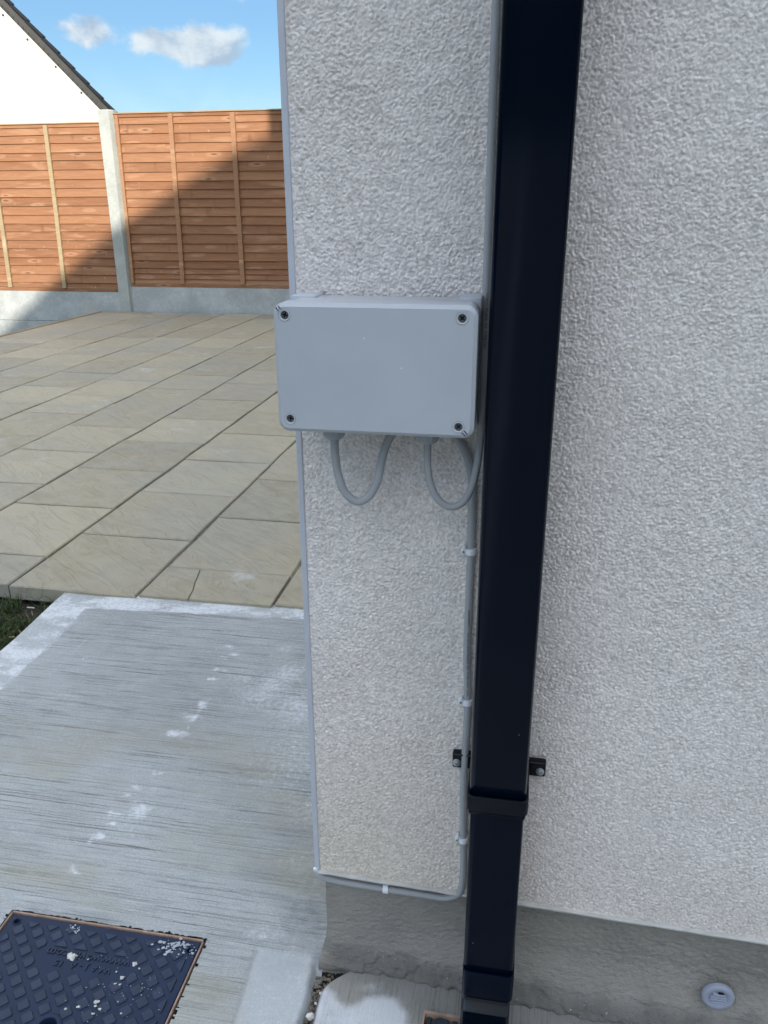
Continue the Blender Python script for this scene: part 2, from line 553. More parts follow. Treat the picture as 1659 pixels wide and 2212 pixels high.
def m_concrete_path():
    m, t = new_mat('broomed_concrete'); c = objco(t)
    big = t.noise(c, 2.4, 5, 0.6); mid = t.noise(c, 22, 6, 0.7)
    br = t.noise(t.mapping(c, (4.0, 330, 1), (0.0, 0.0, 0.0)), 1.0, 2, 0.5, 0.0)
    br2 = t.noise(t.mapping(c, (9.0, 210, 1), (3.0, 0.0, 2.0)), 1.0, 3, 0.6, 0.0)
    fine = t.noise(c, 420, 3, 0.6)
    col = t.mix(t.smooth(big, 0.32, 0.7), (0.375, 0.395, 0.395), (0.50, 0.525, 0.53))
    col = t.mix(t.math('MULTIPLY', t.smooth(mid, 0.4, 0.75), 0.4), col, (0.56, 0.58, 0.575))
    rough_zone = attr(t, 'broom')
    gate = t.smooth(t.noise(t.mapping(c, (3.0, 14, 1)), 1.0, 3, 0.6), 0.36, 0.62)
    fine_l = t.math('MULTIPLY', t.math('MULTIPLY', t.smooth(br, 0.45, 0.35), rough_zone), t.math('ADD', t.math('MULTIPLY', gate, 0.75), 0.22))
    streak = t.math('MAXIMUM', fine_l, t.math('MULTIPLY', attr(t, 'groove'), 0.55))
    col = t.mix(t.math('MULTIPLY', streak, 0.92), col, (0.155, 0.155, 0.14))
    sp1 = t.smooth(t.noise(t.mapping(c, (1, 1.6, 1)), 290, 2, 0.6), 0.61, 0.68)
    col = t.mix(t.math('MULTIPLY', t.math('MULTIPLY', sp1, rough_zone), 0.5), col, (0.19, 0.19, 0.175))
    sp2 = t.smooth(t.noise(t.mapping(c, (1, 1.5, 1), (4, 1, 0)), 240, 2, 0.6), 0.63, 0.70)
    col = t.mix(t.math('MULTIPLY', sp2, 0.5), col, (0.72, 0.74, 0.75))
    gt = t.noise(c, 330, 3, 0.7)
    col = t.mix(t.math('MULTIPLY', t.smooth(gt, 0.60, 0.42), 0.30), col, (0.24, 0.245, 0.24))
    lite = t.math('MULTIPLY', t.smooth(br2, 0.52, 0.66), rough_zone)
    col = t.mix(t.math('MULTIPLY', lite, 0.35), col, (0.56, 0.58, 0.57))
    col = t.mix(t.math('MULTIPLY', attr(t, 'warm'), 0.6), col, (0.37, 0.35, 0.265))
    sp = t.smooth(t.noise(c, 95, 3, 0.6), 0.70, 0.78)
    col = t.mix(t.math('MULTIPLY', sp, 0.45), col, (0.15, 0.14, 0.12))
    col = t.mix(t.math('MULTIPLY', attr(t, 'patch'), 0.42), col, t.mix(big, (0.47, 0.50, 0.52), (0.56, 0.58, 0.60)))
    st = attr(t, 'stain')
    stn = t.smooth(t.math('ADD', st, t.math('MULTIPLY', t.math('SUBTRACT', t.noise(c, 110, 6, 0.8), 0.5), 2.2)), 0.18, 1.15)
    stn = t.math('MULTIPLY', stn, t.math('SUBTRACT', 1.0, t.math('MULTIPLY', streak, 0.75)))
    col = t.mix(stn, col, (0.76, 0.78, 0.80))
    col = t.mix(t.math('MULTIPLY', attr(t, 'damp_dark'), 0.62), col, (0.20, 0.215, 0.235))
    h = t.math('ADD', t.math('MULTIPLY', t.math('MULTIPLY', br, rough_zone), 1.0), t.math('MULTIPLY', fine, 0.25))
    finish(t, col, 0.85, bump(t, h, 0.8, 0.0035), 0.3)
    return m


def m_apron():
    m, t = new_mat('apron_concrete'); c = objco(t)
    big = t.noise(c, 6, 5, 0.6); mid = t.noise(c, 35, 6, 0.7)
    br = t.noise(t.mapping(c, (190, 7, 1)), 1.8, 4, 0.65, 0.2)
    col = t.mix(t.smooth(big, 0.32, 0.7), (0.255, 0.25, 0.23), (0.31, 0.305, 0.285))
    col = t.mix(t.math('MULTIPLY', t.smooth(br, 0.5, 0.34), 0.5), col, (0.14, 0.135, 0.12))
    w1 = attr(t, 'stain')
    col = t.mix(t.smooth(t.math('ADD', w1, t.math('MULTIPLY', t.math('SUBTRACT', mid, 0.5), 0.8)), 0.15, 0.8), col, (0.60, 0.62, 0.65))
    sp = t.smooth(t.noise(c, 210, 2, 0.5), 0.72, 0.78)
    col = t.mix(t.math('MULTIPLY', sp, 0.6), col, (0.62, 0.62, 0.60))
    h = t.math('ADD', br, t.math('MULTIPLY', t.noise(c, 330, 3, 0.6), 0.4))
    finish(t, col, 0.85, bump(t, h, 0.6, 0.0022), 0.3)
    return m


def m_plinth():
    m, t = new_mat('cement_plinth'); c = objco(t)
    big = t.noise(c, 7, 4, 0.6); mid = t.noise(t.mapping(c, (1, 1, 3)), 40, 5, 0.65)
    col = t.mix(t.smooth(big, 0.3, 0.7), (0.30, 0.282, 0.25), (0.378, 0.354, 0.312))
    col = t.mix(t.math('MULTIPLY', t.smooth(mid, 0.5, 0.75), 0.4), col, (0.37, 0.37, 0.36))
    d = attr(t, 'rubble')
    col = t.mix(t.math('MULTIPLY', d, 0.7), col, (0.14, 0.135, 0.125))
    sp = t.math('MULTIPLY', t.smooth(t.noise(c, 260, 2, 0.5), 0.70, 0.76), d)
    col = t.mix(sp, col, (0.6, 0.6, 0.56))
    hb = t.noise(t.mapping(c, (1, 1, 4)), 140, 4, 0.6)
    pk = t.smooth(t.noise(t.mapping(c, (1, 1, 2.2)), 260, 2, 0.6), 0.60, 0.69)
    col = t.mix(t.math('MULTIPLY', pk, 0.45), col, (0.15, 0.145, 0.135))
    finish(t, col, 0.9, bump(t, t.math('ADD', hb, t.math('MULTIPLY', t.noise(c, 480, 3), 0.5)), 0.8, 0.0030), 0.25)
    return m


def m_gravelboard(name='precast_concrete', col0=(0.40, 0.42, 0.41), col1=(0.55, 0.57, 0.555)):
    m, t = new_mat(name); c = t.n('ShaderNodeNewGeometry').outputs['Position']
    a = t.noise(c, 5, 6, 0.7); b = t.noise(c, 40, 4, 0.65)
    col = t.mix(t.smooth(a, 0.35, 0.7), col0, col1)
    col = t.mix(t.math('MULTIPLY', t.smooth(b, 0.5, 0.75), 0.4), col, (0.62, 0.64, 0.62))
    col = t.mix(t.math('MULTIPLY', t.smooth(t.noise(c, 1.6, 3), 0.56, 0.7), 0.3), col, (0.50, 0.44, 0.33))
    finish(t, col, 0.85, bump(t, b, 0.2, 0.003), 0.3)
    return m


M = dict(
    render=m_render(), render2=m_render_coarse(), pipe=m_pipe(),
    shoe=m_plain('glossy_black', (0.002, 0.005, 0.011), 0.16, 0.75),
    collar=m_plain('black_bracket', (0.003, 0.005, 0.009), 0.33, 0.28, 60, 0.1),
    pvc=m_plain('grey_box_plastic', (0.495, 0.52, 0.56), 0.30, 0.45, 900, 0.12, 0.0002, 0.045, vscale=9),
    ring=m_plain('grey_ring', (0.58, 0.60, 0.62), 0.4, 0.5),
    screwd=m_plain('dark_screw', (0.10, 0.11, 0.12), 0.4, 0.5, 200, 0.2, 0.0003, 0.2),
    dark=m_plain('shadow_gap', (0.015, 0.016, 0.018), 0.9, 0.1),
    mark=m_plain('white_mark', (0.75, 0.8, 0.85), 0.5, 0.5),
    gland=m_plain('gland_plastic', (0.36, 0.385, 0.41), 0.45, 0.4, 300, 0.1),
    cable=m_plain('grey_cable', (0.37, 0.38, 0.39), 0.45, 0.4, 500, 0.1, 0.0003, 0.05),
    print=m_plain('black_print', (0.012, 0.012, 0.014), 0.7, 0.2),
    bead=m_plain('white_bead', (0.53, 0.55, 0.60), 0.45, 0.4, 300, 0.1, 0.0003, 0.04),
    beadb=m_plain('mortar_bead', (0.60, 0.585, 0.55), 0.6, 0.3, 150, 0.4, 0.001, 0.15),
    clip=m_plain('white_clip', (0.82, 0.84, 0.87), 0.4, 0.5),
    nail=m_plain('nail_steel', (0.20, 0.21, 0.22), 0.45, 0.5, metal=0.5),
    zinc=m_plain('zinc_screw', (0.50, 0.52, 0.54), 0.38, 0.5, 300, 0.3, 0.0004, 0.2, metal=0.75),
    plinth=m_plinth(), path=m_concrete_path(), apron=m_apron(), slab=m_slab(),
    joint=m_plain('mortar_joint', (0.175, 0.17, 0.14), 0.95, 0.15, 120, 0.6, 0.004, 0.35),
    board=m_wood('lap_board', (0.275, 0.122, 0.062), (0.40, 0.202, 0.106)),
    batten=m_wood('batten', (0.36, 0.185, 0.10), (0.46, 0.26, 0.145), False),
    batten2=m_wood('pale_batten', (0.36, 0.265, 0.15), (0.46, 0.36, 0.22), False),
    capwood=m_wood('cap_wood', (0.36, 0.23, 0.13), (0.50, 0.35, 0.22), False),
    post=m_gravelboard('concrete_post', (0.40, 0.42, 0.385), (0.50, 0.51, 0.47)), gboard=m_gravelboard(),
    gable=m_plain('white_gable', (0.80, 0.79, 0.74), 0.85, 0.2, 60, 0.2, 0.003, 0.02, vscale=2),
    tile=m_plain('slate_tile', (0.014, 0.017, 0.021), 0.6, 0.2, 30, 0.3, 0.005, 0.25),
    verge=m_plain('grey_verge', (0.062, 0.061, 0.060), 0.6, 0.3, 0, var=0.15, vscale=6),
    lid=m_plain('navy_cover', (0.013, 0.025, 0.060), 0.55, 0.25, 350, 0.3, 0.0005, 0.18, vscale=18),
    stud=m_plain('navy_stud', (0.024, 0.037, 0.070), 0.5, 0.28, 350, 0.3, 0.0005, 0.2, vscale=30),
    strip=m_plain('tan_strip', (0.40, 0.275, 0.205), 0.8, 0.3, 200, 0.5, 0.001, 0.25, vscale=60),
    mortar=m_plain('mortar', (0.58, 0.58, 0.54), 0.9, 0.2, 300, 0.8, 0.001, 0.3, vscale=120),
    splash=m_plain('lime_splash', (0.42, 0.46, 0.50), 0.8, 0.3, 300, 0.8, 0.001, 0.2, vscale=120),
    soil=m_plain('soil', (0.050, 0.044, 0.036), 0.95, 0.2, 45, 1.0, 0.02, 0.5, vscale=30),
    grass=m_plain('grass', (0.055, 0.085, 0.022), 0.7, 0.3, 0, var=0.4, vscale=18),
    straw=m_plain('straw', (0.42, 0.38, 0.18), 0.8, 0.2),
    stone=m_plain('gap_stone', (0.20, 0.175, 0.145), 0.85, 0.3, 200, 0.5, 0.001, 0.55, vscale=90),
    pale=m_plain('pale_stone', (0.62, 0.60, 0.56), 0.85, 0.3, 200, 0.5, 0.001, 0.2, vscale=90),
    redstone=m_plain('brown_pebble', (0.14, 0.055, 0.035), 0.7, 0.4),
    capd=m_plain('weep_cap', (0.37, 0.40, 0.49), 0.42, 0.45, 200, 0.2, 0.0005, 0.05),
    grate=m_plain('gully_grate', (0.03, 0.04, 0.055), 0.5, 0.4, 100, 0.5, 0.001, 0.5, vscale=80),
    lawn=m_plain('far_ground', (0.075, 0.085, 0.04), 0.95, 0.2, 8, 0.5, 0.05, 0.3, vscale=1),
    brickb=m_plain('house_render', (0.62, 0.60, 0.56), 0.85, 0.2, 30, 0.2, 0.004, 0.05, vscale=1),
    glass=m_plain('window_glass', (0.03, 0.035, 0.04), 0.08, 0.6),
    white=m_plain('white_frame', (0.7, 0.7, 0.7), 0.5, 0.4),
)

# ------------------------------------------------------------------ ground
tag(link('ground', box_mesh(-220, 220, -220, 220, -0.9, -0.30), M['lawn']), kind='structure')
# bed of soil beside the concrete path, level with the lawn
xs = axis_pts((-4.0, -1.6, 0.1), (-1.6, -0.94, 0.008)); ys = axis_pts((-3, 0.3, 0.15), (0.3, 1.06, 0.008))
X, Y = np.meshgrid(xs, ys, indexing='ij')
Z = -0.034 + 0.010 * fbm(X / 0.06, Y / 0.06, 3, 4, 0.6) + 0.004 * vnoise(X / .012, Y / .012, 9) - 0.008 * sstep(-1.0, -0.97, X)
tag(link('soil_bed', grid_mesh(np.stack([X, Y, Z], -1)), M['soil']), kind='structure')


def blades(n, x0, x1, y0, y1, hmin, hmax, dens_seed, thr):
    vv, ff = [], []
    k = 0
    tries = 0
    while k < n and tries < n * 12:
        tries += 1
        x = random.uniform(x0, x1); y = random.uniform(y0, y1)
        if vnoise(np.array([x / 0.07]), np.array([y / 0.07]), dens_seed)[0] < thr: continue
        h = random.uniform(hmin, hmax); a = random.uniform(0, 6.283); wd = random.uniform(0.0007, 0.0014)
        lx, ly = math.cos(a) * h * random.uniform(0.2, 1.1), math.sin(a) * h * random.uniform(0.2, 1.1)
        px, py = -math.sin(a) * wd, math.cos(a) * wd
        z0 = -0.034
        b = len(vv)
        vv += [(x - px, y - py, z0), (x + px, y + py, z0), (x + lx * .35 + px * .8, y + ly * .35 + py * .8, z0 + h * .6),
               (x + lx * .35 - px * .8, y + ly * .35 - py * .8, z0 + h * .6), (x + lx, y + ly, z0 + h * .85)]
        ff += [(b, b + 1, b + 2, b + 3), (b + 3, b + 2, b + 4)]
        k += 1
    me = bpy.data.meshes.new('blades'); me.from_pydata(vv, [], ff)
    return me


tag(link('grass', blades(5200, -1.55, -0.985, 0.45, 0.995, 0.012, 0.05, 5, -0.12), M['grass']),
    'short dark green grass tufts growing from soil beside the concrete path', 'grass', kind='stuff')
tag(link('dry_grass', blades(160, -1.3, -0.985, 0.6, 0.99, 0.01, 0.03, 6, 0.0), M['straw']),
    'pale dry grass blades scattered among the green tufts', 'dry grass', kind='stuff')


def pebble(c, r, seed=0, flat=0.6, sub=1):
    bm = bmesh.new()
    bmesh.ops.create_icosphere(bm, subdivisions=sub, radius=1)
    rr = random.Random(seed)
    for v in bm.verts:
        k = rr.uniform(0.72, 1.15)
        v.co = Vector((c[0] + v.co.x * r * k, c[1] + v.co.y * r * k * 0.85, c[2] + v.co.z * r * k * flat))
    return mesh_of(bm)


# ---- concrete path (fine where the camera sees it, coarse beyond)
xs = axis_pts((-0.975, -0.955, 0.003), (-0.955, 0.024, 0.0036))
ys = axis_pts((-3.2, -0.35, 0.12), (-0.35, -0.17, 0.006), (-0.17, 0.42, 0.0013), (0.42, 1.05, 0.0022))
X, Y = np.meshgrid(xs, ys, indexing='ij')
Xe = X.copy()
Z = 0.0006 * fbm(X / 0.05, Y / 0.05, 20, 3)
inner_x = -0.871 + 0.003 * vnoise(Y / .03, Y * 0 + 3, 21)
Z += 0.013 * sstep(0.72, 1.0, Y)
inner_y = 0.926 + 0.06 * (X + 0.869) + 0.004 * vnoise(X / .03, X * 0, 22)
border = np.maximum(sstep(0.004, -0.004, X - inner_x), sstep(-0.004, 0.004, Y - inner_y))
fade = sstep(0.60, 0.50, Y) * sstep(0.004, -0.004, X - inner_x)          # border strip gives way to rough splatter low on the left
patch = sstep(-0.102, -0.094, X + 0.06 * (Y)) * sstep(0.020, 0.010, Y) * sstep(0.0, 0.008, 0.03 - X)
patch *= sstep(0.006, -0.006, Y - 0.016)
edgex = np.where(Y < 0.02, -0.004 + 0.0025 * vnoise(Y / .02, Y * 0 + 1, 23) - 0.010 * sstep(-0.01, 0.02, Y), 0.03)
broom = (1 - border) * (1 - patch)
Yw = Y + 0.0012 * vnoise(X / .09, Y / .05, 26)
l1 = vnoise(X / 0.24, Yw / 0.0042, 25); l2 = vnoise(X / 0.12 + 7, Yw / 0.0032, 27); l3 = vnoise(X / .03, Yw / .0034, 42)
gate = sstep(-0.35, 0.5, fbm(X / 0.30, Y / 0.045, 24, 2))
groove = (sstep(0.40, 0.80, l1) * 1.0 + sstep(0.45, 0.85, l2) * 0.8 + sstep(0.5, 0.9, l3) * 0.4) * (0.30 + 0.70 * gate) * broom
groove *= 0.75 + 0.4 * vnoise(X / .012, Y / .0035, 43)
groove = np.clip(groove, 0, 1)
crumb = vnoise(X / .0035, Y / .0028, 44) * broom
Z += -0.0020 * groove + 0.0006 * crumb + 0.0006 * broom * fbm(X / .02, Y / .008, 45, 2)
Z -= 0.0016 * border * 0.4
Z -= 0.0022 * np.exp(-((X - inner_x) / 0.0035) ** 2) * sstep(0.93, 0.9, Y) * (0.4 + 0.6 * (vnoise(X * 0, Y / .05, 28) > -0.2))
Z -= 0.0020 * patch
lip = np.clip((X - (edgex - 0.008)) / 0.008, 0, 1)
Z -= np.where(Y < 0.02, 0.020 * lip ** 2.2 * sstep(0.02, -0.02, Y), 0)
# lumpy cement near the house corner
lump = np.exp(-(((X + 0.045) / 0.05) ** 2 + ((Y - 0.10) / 0.13) ** 2))
Z += lump * 0.0030 * fbm(X / 0.012, Y / 0.012, 29, 3) + 0.004 * lump * sstep(-0.03, 0.01, X)
stain = np.zeros_like(X)
blobs = [(-.429, .815, .012, .008, .8), (-.411, .785, .014, .010, .9), (-.426, .765, .010, .006, .8), (-.422, .716, .013, .008, 1), (-.423, .678, .013, .009, .9),
         (-.405, .575, .017, .022, .95), (-.412, .527, .019, .014, .9), (-.406, .494, .007, .006, .8), (-.423, .469, .024, .012, 1.1), (-.754, .711, .012, .008, .6),
         (-.409, .35, .016, .007, .75), (-.429, .306, .010, .008, .8), (-.393, .308, .012, .006, .5), (-.436, .283, .008, .006, .9), (-.414, .27, .010, .008, .8),
         (-.393, .257, .020, .022, .85), (-.431, .231, .016, .012, 1.0), (-.392, .237, .024, .013, .95), (-.427, .208, .014, .008, .9),
         (-.436, .18, .013, .012, 1.1), (-.442, .166, .006, .007, 1.0), (-.433, .103, .009, .008, .7), (-.40, .205, .034, .022, .42),
         (-.261, .724, .05, .06, .70), (-.284, .68, .05, .06, .68), (-.199, .603, .08, .10, .66), (-.357, .691, .05, .05, .50), (-.289, .625, .08, .07, .55), (-.16, .45, .10, .16, .48), (-.10, .30, .06, .08, .40),
         (-.295, .824, .06, .04, .40), (-.10, .04, .03, .02, .45), (-.09, .18, .04, .03, .32), (-.93, .52, .05, .05, .62), (-.86, .50, .05, .03, .45), (-.60, .42, .12, .05, .22), (-.72, .55, .05, .03, .35)]
for bx, by, rx, ry, a in blobs:
    wx = X + 0.008 * vnoise(X / .012, Y / .012, 31); wy = Y + 0.006 * vnoise(X / .012, Y / .012, 32)
    stain = np.maximum(stain, a * np.exp(-(((wx - bx) / rx) ** 2 + ((wy - by) / ry) ** 2) ** 0.85))
bn = sstep(-0.25, 0.35, fbm(X / 0.10, Y / 0.05, 33, 4, 0.6))
stain = np.maximum(stain, border * (0.30 + 0.55 * bn) * (1 - 0.35 * fade))
stain = np.maximum(stain, patch * (0.10 + 0.16 * bn))
stain = np.maximum(stain, 0.62 * np.exp(-((X + 0.7955) / 0.0022) ** 2) * sstep(.60, .66, Y) * sstep(.80, .78, Y))
stain += np.where(vnoise(X / .006, Y / .004, 35) > 0.93, 0.35, 0) * sstep(0.75, 0.45, Y)
damp_dark = 0.85 * np.exp(-(((X + 0.035) / 0.045) ** 2 + ((Y - 0.09) / 0.085) ** 2)) * (0.6 + 0.4 * fbm(X / .02, Y / .02, 36, 3))
damp_dark = np.maximum(damp_dark, 0.40 * np.exp(-((((X + 0.276) / 0.016) ** 2 + ((Y - 0.051) / 0.019) ** 2) ** 2)) * (0.6 + 0.6 * vnoise(X / .005, Y / .005, 37)))
damp_dark = np.maximum(damp_dark, 0.40 * np.exp(-(((X + 0.109) / 0.035) ** 2 + ((Y - 0.247) / 0.03) ** 2)))
damp_dark = np.maximum(damp_dark, 0.30 * np.exp(-(((X + 0.145) / 0.035) ** 2 + ((Y - 0.150) / 0.022) ** 2)))
# grime round the cover
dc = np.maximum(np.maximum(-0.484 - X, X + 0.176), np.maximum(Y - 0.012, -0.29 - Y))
damp_dark = np.maximum(damp_dark, 0.75 * np.exp(-(np.clip(dc, 0, 1) / 0.012) ** 2) * sstep(-0.35, 0.45, fbm(X / .03, Y / .03, 38, 3)) * (Y > -0.02))
damp_dark = np.maximum(damp_dark, np.where(Y < 0.02, 0.55 * lip, 0))  # darker over the rounded edge down into the gap
warm = sstep(0.0, 0.6, fbm(X / 0.22, Y / 0.09, 39, 3)) * sstep(0.65, 0.3, Y) * 0.8
cxm = (X[:-1, :-1] + X[1:, 1:]) / 2; cym = (Y[:-1, :-1] + Y[1:, 1:]) / 2
jag = 0.0010 + 0.0022 * np.abs(vnoise(cxm / .010, cym / .010, 40)) + 0.0015 * vnoise(cxm / .003, cym / .003, 41)
hole = (cxm > -0.4855 - jag) & (cxm < -0.1740 + jag * 0.6) & (cym < 0.0130 + jag * 1.3) & (cym > -0.300 - jag)
keep = ~hole & ~((cym < 0.018) & (cxm > 0.001))
me = grid_mesh(np.stack([X, Y, Z], -1), keep, dict(stain=stain, damp_dark=damp_dark, warm=warm, broom=broom, patch=patch, groove=groove))
path = tag(link('concrete_path', me, M['path']), kind='structure')
bm = bmesh.new(); box(bm, -0.973, 0.02, 0.02, 1.045, -0.12, -0.024); box(bm, -0.973, -0.50, -3.2, 0.02, -0.12, -0.006)
box(bm, -0.164, -0.009, -3.2, 0.02, -0.12, -0.024); box(bm, -0.50, -0.164, -3.2, -0.31, -0.12, -0.024); box(bm, -0.50, -0.164, -0.31, 0.02, -0.12, -0.05)
box(bm, -0.973, -0.9705, 0.02, 1.015, -0.10, -0.003)
link('path_base', mesh_of(bm), m_plain('path_side', (0.30, 0.29, 0.26), 0.9, 0.2, 80, 0.5, 0.003, 0.2), path)

# ---- apron slab at the foot of the wall
xs = axis_pts((0.004, 0.62, 0.0026), (0.62, 3.0, 0.1)); ys = axis_pts((-3.2, -0.16, 0.12), (-0.16, 0.012, 0.0026))
X, Y = np.meshgrid(xs, ys, indexing='ij')
ex = 0.006 + 0.0015 * vnoise(Y / .02, Y * 0, 50) + 0.032 * sstep(-0.045, 0.010, Y) ** 2
d = X - ex
Z = -0.001 + 0.0005 * fbm(X / .03, Y / .03, 51, 3) + 0.0007 * fbm(X / .0045, Y / .06, 52, 2) * sstep(0.06, 0.12, X)
Z -= 0.018 * np.clip(1 - d / 0.010, 0, 1) ** 2.2
Z -= np.where(vnoise(X / .005, Y / .007, 53) > 0.88, 0.0012, 0)
stain = 1.05 * sstep(-0.018, -0.045, Y + 0.02 * vnoise(X / .05, Y / .05, 54)) * sstep(0.155, 0.10, X + 0.02 * vnoise(X / .03, Y / .03, 55)) * sstep(0.0, 0.008, d)
stain = np.maximum(stain, 0.45 * np.exp(-(((X - 0.07) / 0.03) ** 2 + ((Y + 0.02) / 0.012) ** 2)))
stain = stain * (0.75 + 0.35 * fbm(X / .04, Y / .04, 56, 3))
cxm = (X[:-1, :-1] + X[1:, 1:]) / 2; cym = (Y[:-1, :-1] + Y[1:, 1:]) / 2
keep = ((cxm - (0.006 + 0.032 * sstep(-0.045, 0.010, cym) ** 2)) > -0.004) & ~((cxm > 0.1515) & (cxm < 0.315) & (cym < -0.0425) & (cym > -0.22))
apron = tag(link('concrete_apron', grid_mesh(np.stack([X, Y, Z], -1), keep, dict(stain=stain)), M['apron']), kind='structure')

# stones and grit in the gap between the two slabs
ms = []
for k in range(520):
    y = random.uniform(-0.20, 0.016)
    wdt = 0.007 + 0.020 * max(0, min(1, (y + 0.045) / 0.055)) ** 2
    x = random.uniform(-0.006, -0.003 + wdt + 0.004)
    r = random.choice([0.0012, 0.0017, 0.0024, 0.0030])
    ms.append(pebble((x, y, -0.019 + random.uniform(0, 0.005)), r, k, 0.7))
tag(link('gap_gravel', join_meshes(ms), M['stone'], smooth=False),
    'small brown stones and grit filling the gap between the two concrete slabs', 'gravel', kind='stuff')
tag(link('gap_floor', box_mesh(-0.02, 0.05, -3.2, 0.03, -0.10, -0.020), M['soil']), kind='structure')
tag(link('pale_stone', pebble((0.004, -0.071, -0.0065), 0.0062, 901, 0.8, 2), M['pale']),
    'cream stone chip lying in the gap between the slabs, largest there', 'stone')
for i, (x, y, r) in enumerate(((0.009, -0.034, 0.0026), (0.006, -0.050, 0.0024), (0.001, 0.006, 0.0024))):
    tag(link('stone_chip', pebble((x, y, -0.009), r, 911 + i, 0.8), M['pale']),
        ('tiny pale stone chip in the middle of the gravel gap between the slabs',
         'tiny pale stone chip in the gravel gap, just above the large cream one',
         'tiny pale stone chip in the gravel gap, right against the house corner')[i], 'stone', 'tiny pale chips in the slab gap')
tag(link('brown_pebble', pebble((-0.905, 0.565, 0.003), 0.0065, 77, 0.6, 2), M['redstone']),
    'small dark brown pebble on the pale edge strip of the concrete path', 'pebble')
# litter on the soil
for i, (x, y, a, l, lab) in enumerate(((-1.055, 0.955, 0.25, 0.020, 'short pale woody chip on the soil below the patio edge'),
                                       (-1.0, 0.965, 0.5, 0.020, 'yellow green straw piece on the soil where patio meets path'),
                                       (-1.01, 0.80, 0.7, 0.014, 'thin straw piece on the soil halfway along the path edge'))):
    bm = bmesh.new(); box(bm, -l / 2, l / 2, -0.0022, 0.0022, 0, 0.003, 0.0008, 1)
    me = mesh_of(bm); me.transform(Matrix.Translation((x, y, -0.020)) @ Matrix.Rotation(a, 4, 'Z') @ Matrix.Rotation(0.15, 4, 'Y'))
    tag(link('straw_piece', me, M['straw'] if i else M['pale']), lab, 'straw')

# ------------------------------------------------------------------ patio
patio = tag(link('patio', box_mesh(-4.02, 1.5, 1.024, 6.878, -0.32, 0.0145), M['joint']), kind='structure')
lines = [-3.985, -3.465, -3.08, -2.70, -2.31, -1.925, -1.53, -1.145, -0.7635, -0.385, -0.005, 0.38]
known = {9: [1.19, 1.595, 2.004, 2.41], 8: [1.387, 1.80, 2.21, 2.627, 3.035], 7: [1.197, 1.615, 2.03, 2.445, 2.853, 3.28, 3.70, 4.12],
         6: [1.39, 1.815, 2.235, 2.645, 3.09, 3.50], 5: [1.20, 1.61, 2.02, 2.437, 2.857, 3.278, 3.69, 4.11], 4: [1.41, 1.82, 2.23, 2.64, 3.05, 3.46, 3.87, 4.28],
         3: [1.20, 1.61, 2.02, 2.43, 2.84, 3.25, 3.66, 4.07], 2: [1.41, 1.82, 2.23, 2.64, 3.05, 3.46, 3.88, 4.295], 1: [1.20, 1.61, 2.02, 2.43, 2.84, 3.25, 3.66],
         10: [1.39, 1.80, 2.21], 11: [1.2, 1.61]}
ys_end = 6.868


def slab_mesh(x0, x1, y0, y1, corners=None):
    """paving slab with wavering arrises: bottom ring, top ring and inset top ring"""
    pts = corners or [(x0, y0), (x1, y0), (x1, y1), (x0, y1)]
    ring = []
    for i in range(len(pts)):
        a, b = Vector((*pts[i], 0)), Vector((*pts[(i + 1) % len(pts)], 0))
        ring.append(a)
        if (b - a).length > 0.12:
            for f in (0.33, 0.67):
                n = Vector(((b - a).y, -(b - a).x, 0)).normalized()
                ring.append(a.lerp(b, f + random.uniform(-.08, .08)) + n * random.uniform(-0.0035, 0.0012))
    c = sum(ring, Vector()) / len(ring)
    zt = 0.0205 + random.uniform(-0.0012, 0.0012)
    tx, ty = random.uniform(-0.004, 0.004), random.uniform(-0.004, 0.004)
    vv = []
    for p in ring: vv.append((p.x, p.y, -0.02))
    for p in ring: vv.append((p.x, p.y, zt - 0.0032 + (p.x - c.x) * tx + (p.y - c.y) * ty))
    for p in ring:
        q = p + (c - p).normalized() * 0.0042
        vv.append((q.x, q.y, zt + (p.x - c.x) * tx + (p.y - c.y) * ty))
    n = len(ring); ff = []
    for k in (0, 1):
        for i in range(n):
            j = (i + 1) % n
            ff.append((k * n + i, k * n + j, (k + 1) * n + j, (k + 1) * n + i))
    ff.append(tuple(range(2 * n, 3 * n)))
    me = bpy.data.meshes.new('slab'); me.from_pydata(vv, [], ff)
    return me


def add_slab(me):
    link('paving_slab', me, M['slab'], patio)


